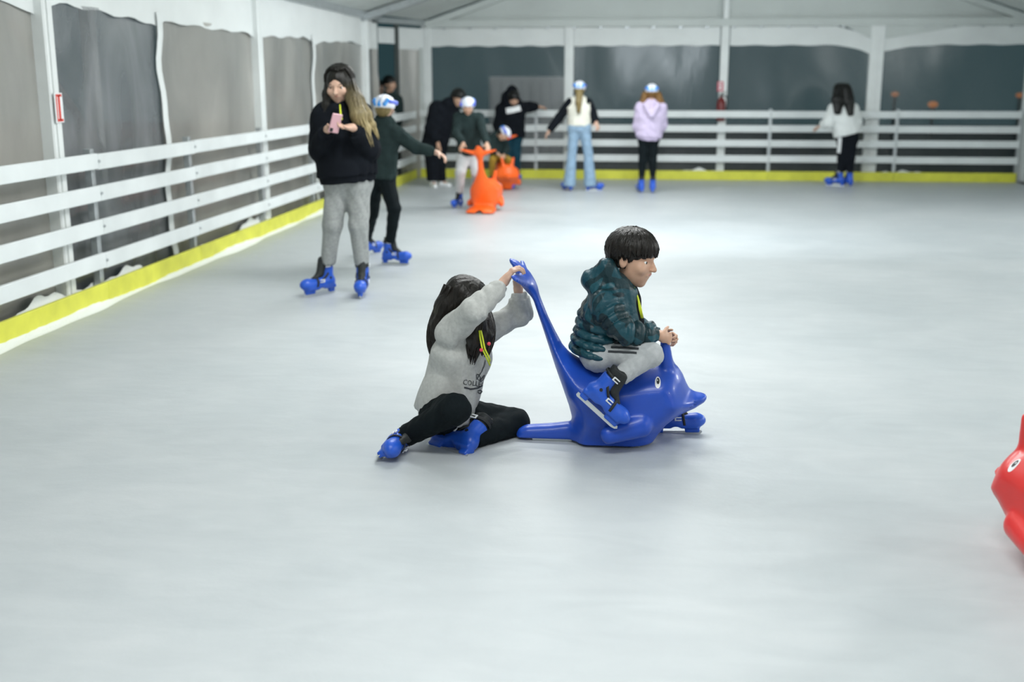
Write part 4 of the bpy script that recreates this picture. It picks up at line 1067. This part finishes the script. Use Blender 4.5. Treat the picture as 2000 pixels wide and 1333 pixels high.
# ---------------------------------------------------------------- man in black bending towards the child
Y = 17.4
J = plant(joints(Y, pe=(848, 285), ch=(862, 232, -.02), nk=(880, 205, -.06), hd=(895, 191, -.10), hf=(.70, -.45, -.5), hu=(.3, 0, 1), s0=(852, 212, -.16), s1=(880, 212, .14), e0=(842, 252, -.18), w0=(855, 280, -.20), e1=(900, 245, .1), w1=(905, 268, -.1),
    h0=(842, 288, -.06), h1=(856, 288, .06), k0=(844, 325, -.05), k1=(858, 322, .06), a0=(846, 350, -.05), a1=(862, 346, .1), t0=(.35, -.9, 0), t1=(.8, -.5, 0)), .62)
person((at(850, 340, Y)[0], Y), 'adult in black hoodie and trousers with white shoes bending over the helmeted child', J, 1.05, .013, .010, M_SKIN2, seed=41,
       top=dict(name='hoodie', m=M_BLKCOT, t=.055, hem=-.12, fold=.006, extra=[(at(868, 205, Y), at(882, 200, Y-.05), .06, .06, .04)]), legs=dict(m=M_BLKCOT, t=.035, end=.02, flare=.02), hair=dict(m=M_HAIRB, short=1, grow=.06), skates=False, shoes=M_PRINTW)
# ---------------------------------------------------------------- helmeted child holding the nearer orange sled
Y = 14.45
J = joints(Y, pe=(916, 300, .10), ch=(915, 248, .02), nk=(915, 226, 0), hd=(914, 208, -.05), H=.205, hf=(.05, -.92, -.38), s0=(895, 230, .02), s1=(936, 230, .02), e0=(891, 262, -.2), w0=(905, 281, -.52), e1=(944, 262, -.2), w1=(951, 281, -.55),
    h0=(906, 305, .1), h1=(926, 305, .1), k0=(899, 338, -.12), k1=(930, 338, .0), a0=(896, 378, 0), a1=(930, 385, .35), t0=(-.35, -.9, 0), t1=(.2, -1, 0), ss=.80, hand0=dict(d=V(-.2, -.6, -.4), n=V(0, -.4, -1), t=V(1, 0, 0), s=.85), hand1=dict(d=V(.2, -.6, -.4), n=V(0, -.4, -1), t=V(-1, 0, 0), s=.85)); plant(J, .80)
person((at(910, 390, Y)[0], Y), 'helmeted child in dark green top and pale trousers pushing the nearer orange sled', J, .80, .011, .009, M_SKIN2, seed=51,
       top=dict(name='sweatshirt', m=M_DKGRN, t=.03, hem=-.02, fold=.005), legs=dict(m=M_LGREY, t=.026, end=.15), hair=dict(m=M_HAIRB, grow=.01), helmet=True)
# ---------------------------------------------------------------- hooded teenager leaning on the far rail
Y = 18.45
J = plant(joints(Y, pe=(1000, 265), ch=(998, 222), nk=(1000, 205, -.05), hd=(1003, 192, -.12), hf=(.25, -.85, -.5), s0=(980, 214), s1=(1018, 211), e0=(973, 245, -.05), w0=(978, 270, -.12), e1=(1034, 209, .18), w1=(1052, 209, .30),
    h0=(992, 270), h1=(1007, 270), k0=(990, 308, -.05), k1=(1008, 306, -.05), a0=(988, 336), a1=(1010, 332), t0=(-.2, -1, 0), t1=(.3, -.9, 0), ss=.9), .9)
pt = person((at(1000, 330, Y)[0], Y), 'hooded teenager in black with dark jeans leaning one arm on the far rail', J, 1.0, .013, .010, M_SKIN2, seed=61,
       top=dict(name='hoodie', m=M_BLKCOT, t=.045, hem=-.1, extra=[(at(990, 200, Y-.02), at(1000, 178, Y-.08), .10, .085, .05), (at(1000, 178, Y-.06), at(1012, 198, Y-.06), .075, .05, .05), (at(988, 188, Y-.05), at(992, 205, Y-.08), .07, .06, .04)]), legs=dict(name='jeans', m=M_DEND, t=.02, end=.05), hair=dict(m=M_HAIRB, grow=.05))
bv = bvh_of(J['_top'])
stripe('chest_print', bv, [(989, 217), (1002, 215), (1016, 211)], 11, M_PRINTW, pt, 10, .012)
# ---------------------------------------------------------------- helmeted child sitting on the second orange sled
Y = 17.25
J = joints(Y, pe=(974, 304), ch=(966, 276, -.05), nk=(970, 264, -.10), hd=(984, 262, -.18), H=.20, hf=(.55, -.55, -.75), hu=(.75, .0, .5), s0=(957, 272, -.10), s1=(984, 276, .08), e0=(955, 290, -.15), w0=(972, 300, -.25), e1=(990, 292, -.05), w1=(984, 303, -.2),
    h0=(970, 306, -.02), h1=(980, 306, .02), k0=(962, 312, -.25), k1=(994, 314, -.25), a0=(960, 350, -.2), a1=(1000, 350, -.2), t0=(0, -1, 0), t1=(.2, -1, 0), ss=.75); plant(J, .75)
person((at(976, 350, Y)[0], Y), 'helmeted child in dark top and ochre trousers sitting bent over the rear orange sled', J, .72, .012, .010, M_SKIN2, seed=71,
       top=dict(name='jacket', m=M_DKGRN, t=.03, hem=-.05), legs=dict(m=M_OCHRE, t=.02, end=.15), hair=dict(m=M_HAIRB, grow=.01), helmet=True)
# ---------------------------------------------------------------- girl in flared jeans
Y = 16.9
J = plant(joints(Y, pe=(1131, 246), ch=(1131, 212), nk=(1131, 194), hd=(1132, 174), H=.21, hf=(.05, 1, -.05), s0=(1114, 201), s1=(1148, 201), e0=(1092, 230, .05), w0=(1073, 255, .02), e1=(1157, 220, .05), w1=(1164, 238, -.02),
    h0=(1122, 250), h1=(1141, 250), k0=(1117, 300), k1=(1149, 300), a0=(1111, 355), a1=(1155, 355), t0=(-.5, .7, 0), t1=(.95, .1, 0), ss=.85), .85)
pj = person((at(1132, 360, Y)[0], Y), 'helmeted girl in flared pale jeans and cream vest with black sleeves, seen from behind', J, .92, .012, .010, seed=81,
       top=dict(name='vest', m=M_CREAM, t=.018, hem=.0, sleeve_m=M_BLKCOT), legs=dict(name='flared_jeans', m=M_DENL, t=.016, end=-.03, flare=.05, tap=.8, fold=.003),
       hair=dict(m=M_HAIRG, grow=.02, locks=14, guides=[([at(1131, 182, Y-.10), at(1130, 200, Y-.15), at(1130, 218, Y-.16)], [.05, .04, .025])]), helmet=True)
# ---------------------------------------------------------------- girl in lilac hoodie
Y = 16.7
J = plant(joints(Y, pe=(1267, 268), ch=(1271, 226), nk=(1272, 204), hd=(1273, 180), H=.21, hf=(0, 1, -.05), s0=(1252, 211), s1=(1291, 211), e0=(1246, 248, .05), w0=(1252, 262, .22), e1=(1293, 245, .06), w1=(1285, 258, .22),
    h0=(1258, 272), h1=(1276, 272), k0=(1255, 315), k1=(1275, 315), a0=(1252, 356), a1=(1275, 356), t0=(-.25, .95, 0), t1=(.05, 1, 0), ss=.86), .86)
person((at(1265, 365, Y)[0], Y), 'helmeted girl in lilac hoodie and black leggings facing the far rail', J, .90, .012, .010, seed=91,
       top=dict(name='hoodie', m=M_LILAC, t=.045, hem=.0, band=1, extra=[(at(1262, 206, Y-.12), at(1272, 226, Y-.17), .05, .035, .03), (at(1284, 206, Y-.12), at(1273, 226, Y-.17), .05, .035, .03)]), legs=dict(name='leggings', m=M_BLKLEG, t=.008, end=.14),
       hair=dict(m=M_HAIRR, grow=.03, locks=16, guides=[([at(1262, 186, Y), at(1257, 200, Y-.02), at(1256, 206, Y-.03)], [.06, .05, .03]), ([at(1284, 186, Y), at(1289, 202, Y-.02), at(1293, 210, Y-.03)], [.06, .055, .03])]), helmet=True)
# ---------------------------------------------------------------- girl in white jacket
Y = 18.1
J = plant(joints(Y, pe=(1655, 265), ch=(1648, 228), nk=(1646, 203), hd=(1642, 181), hf=(-.55, .8, -.05), s0=(1630, 214, -.05), s1=(1664, 214, .05), e0=(1617, 240, -.08), w0=(1603, 246, .02), e1=(1672, 240, .05), w1=(1668, 262, .12),
    h0=(1648, 270), h1=(1662, 270), k0=(1645, 310), k1=(1660, 310), a0=(1638, 345), a1=(1658, 345), t0=(-.95, .3, 0), t1=(-.4, .9, 0), ss=.95), .92)
pw = person((at(1648, 355, Y)[0], Y), 'girl with long black hair in white jacket and side-striped black trousers by the far rail', J, 1.0, .012, .010, seed=101,
       top=dict(name='jacket', m=M_WJACK, t=.045, hem=.05, fat=1.1), legs=dict(m=M_BLKCOT, t=.02, end=.12),
       hair=dict(m=M_HAIRB, grow=.06, locks=20, guides=[([at(1640, 172, Y-.05), at(1636, 195, Y-.12), at(1636, 218, Y-.16)], [.09, .09, .06]), ([at(1650, 172, Y-.05), at(1657, 198, Y-.10), at(1661, 222, Y-.15)], [.09, .08, .05])]))
bv = bvh_of(J['_legs'])
stripe('side_stripe', bv, [(1641, 262), (1640, 290), (1635, 320), (1633, 338)], 6, M_PRINTW, pw, 24, .010)
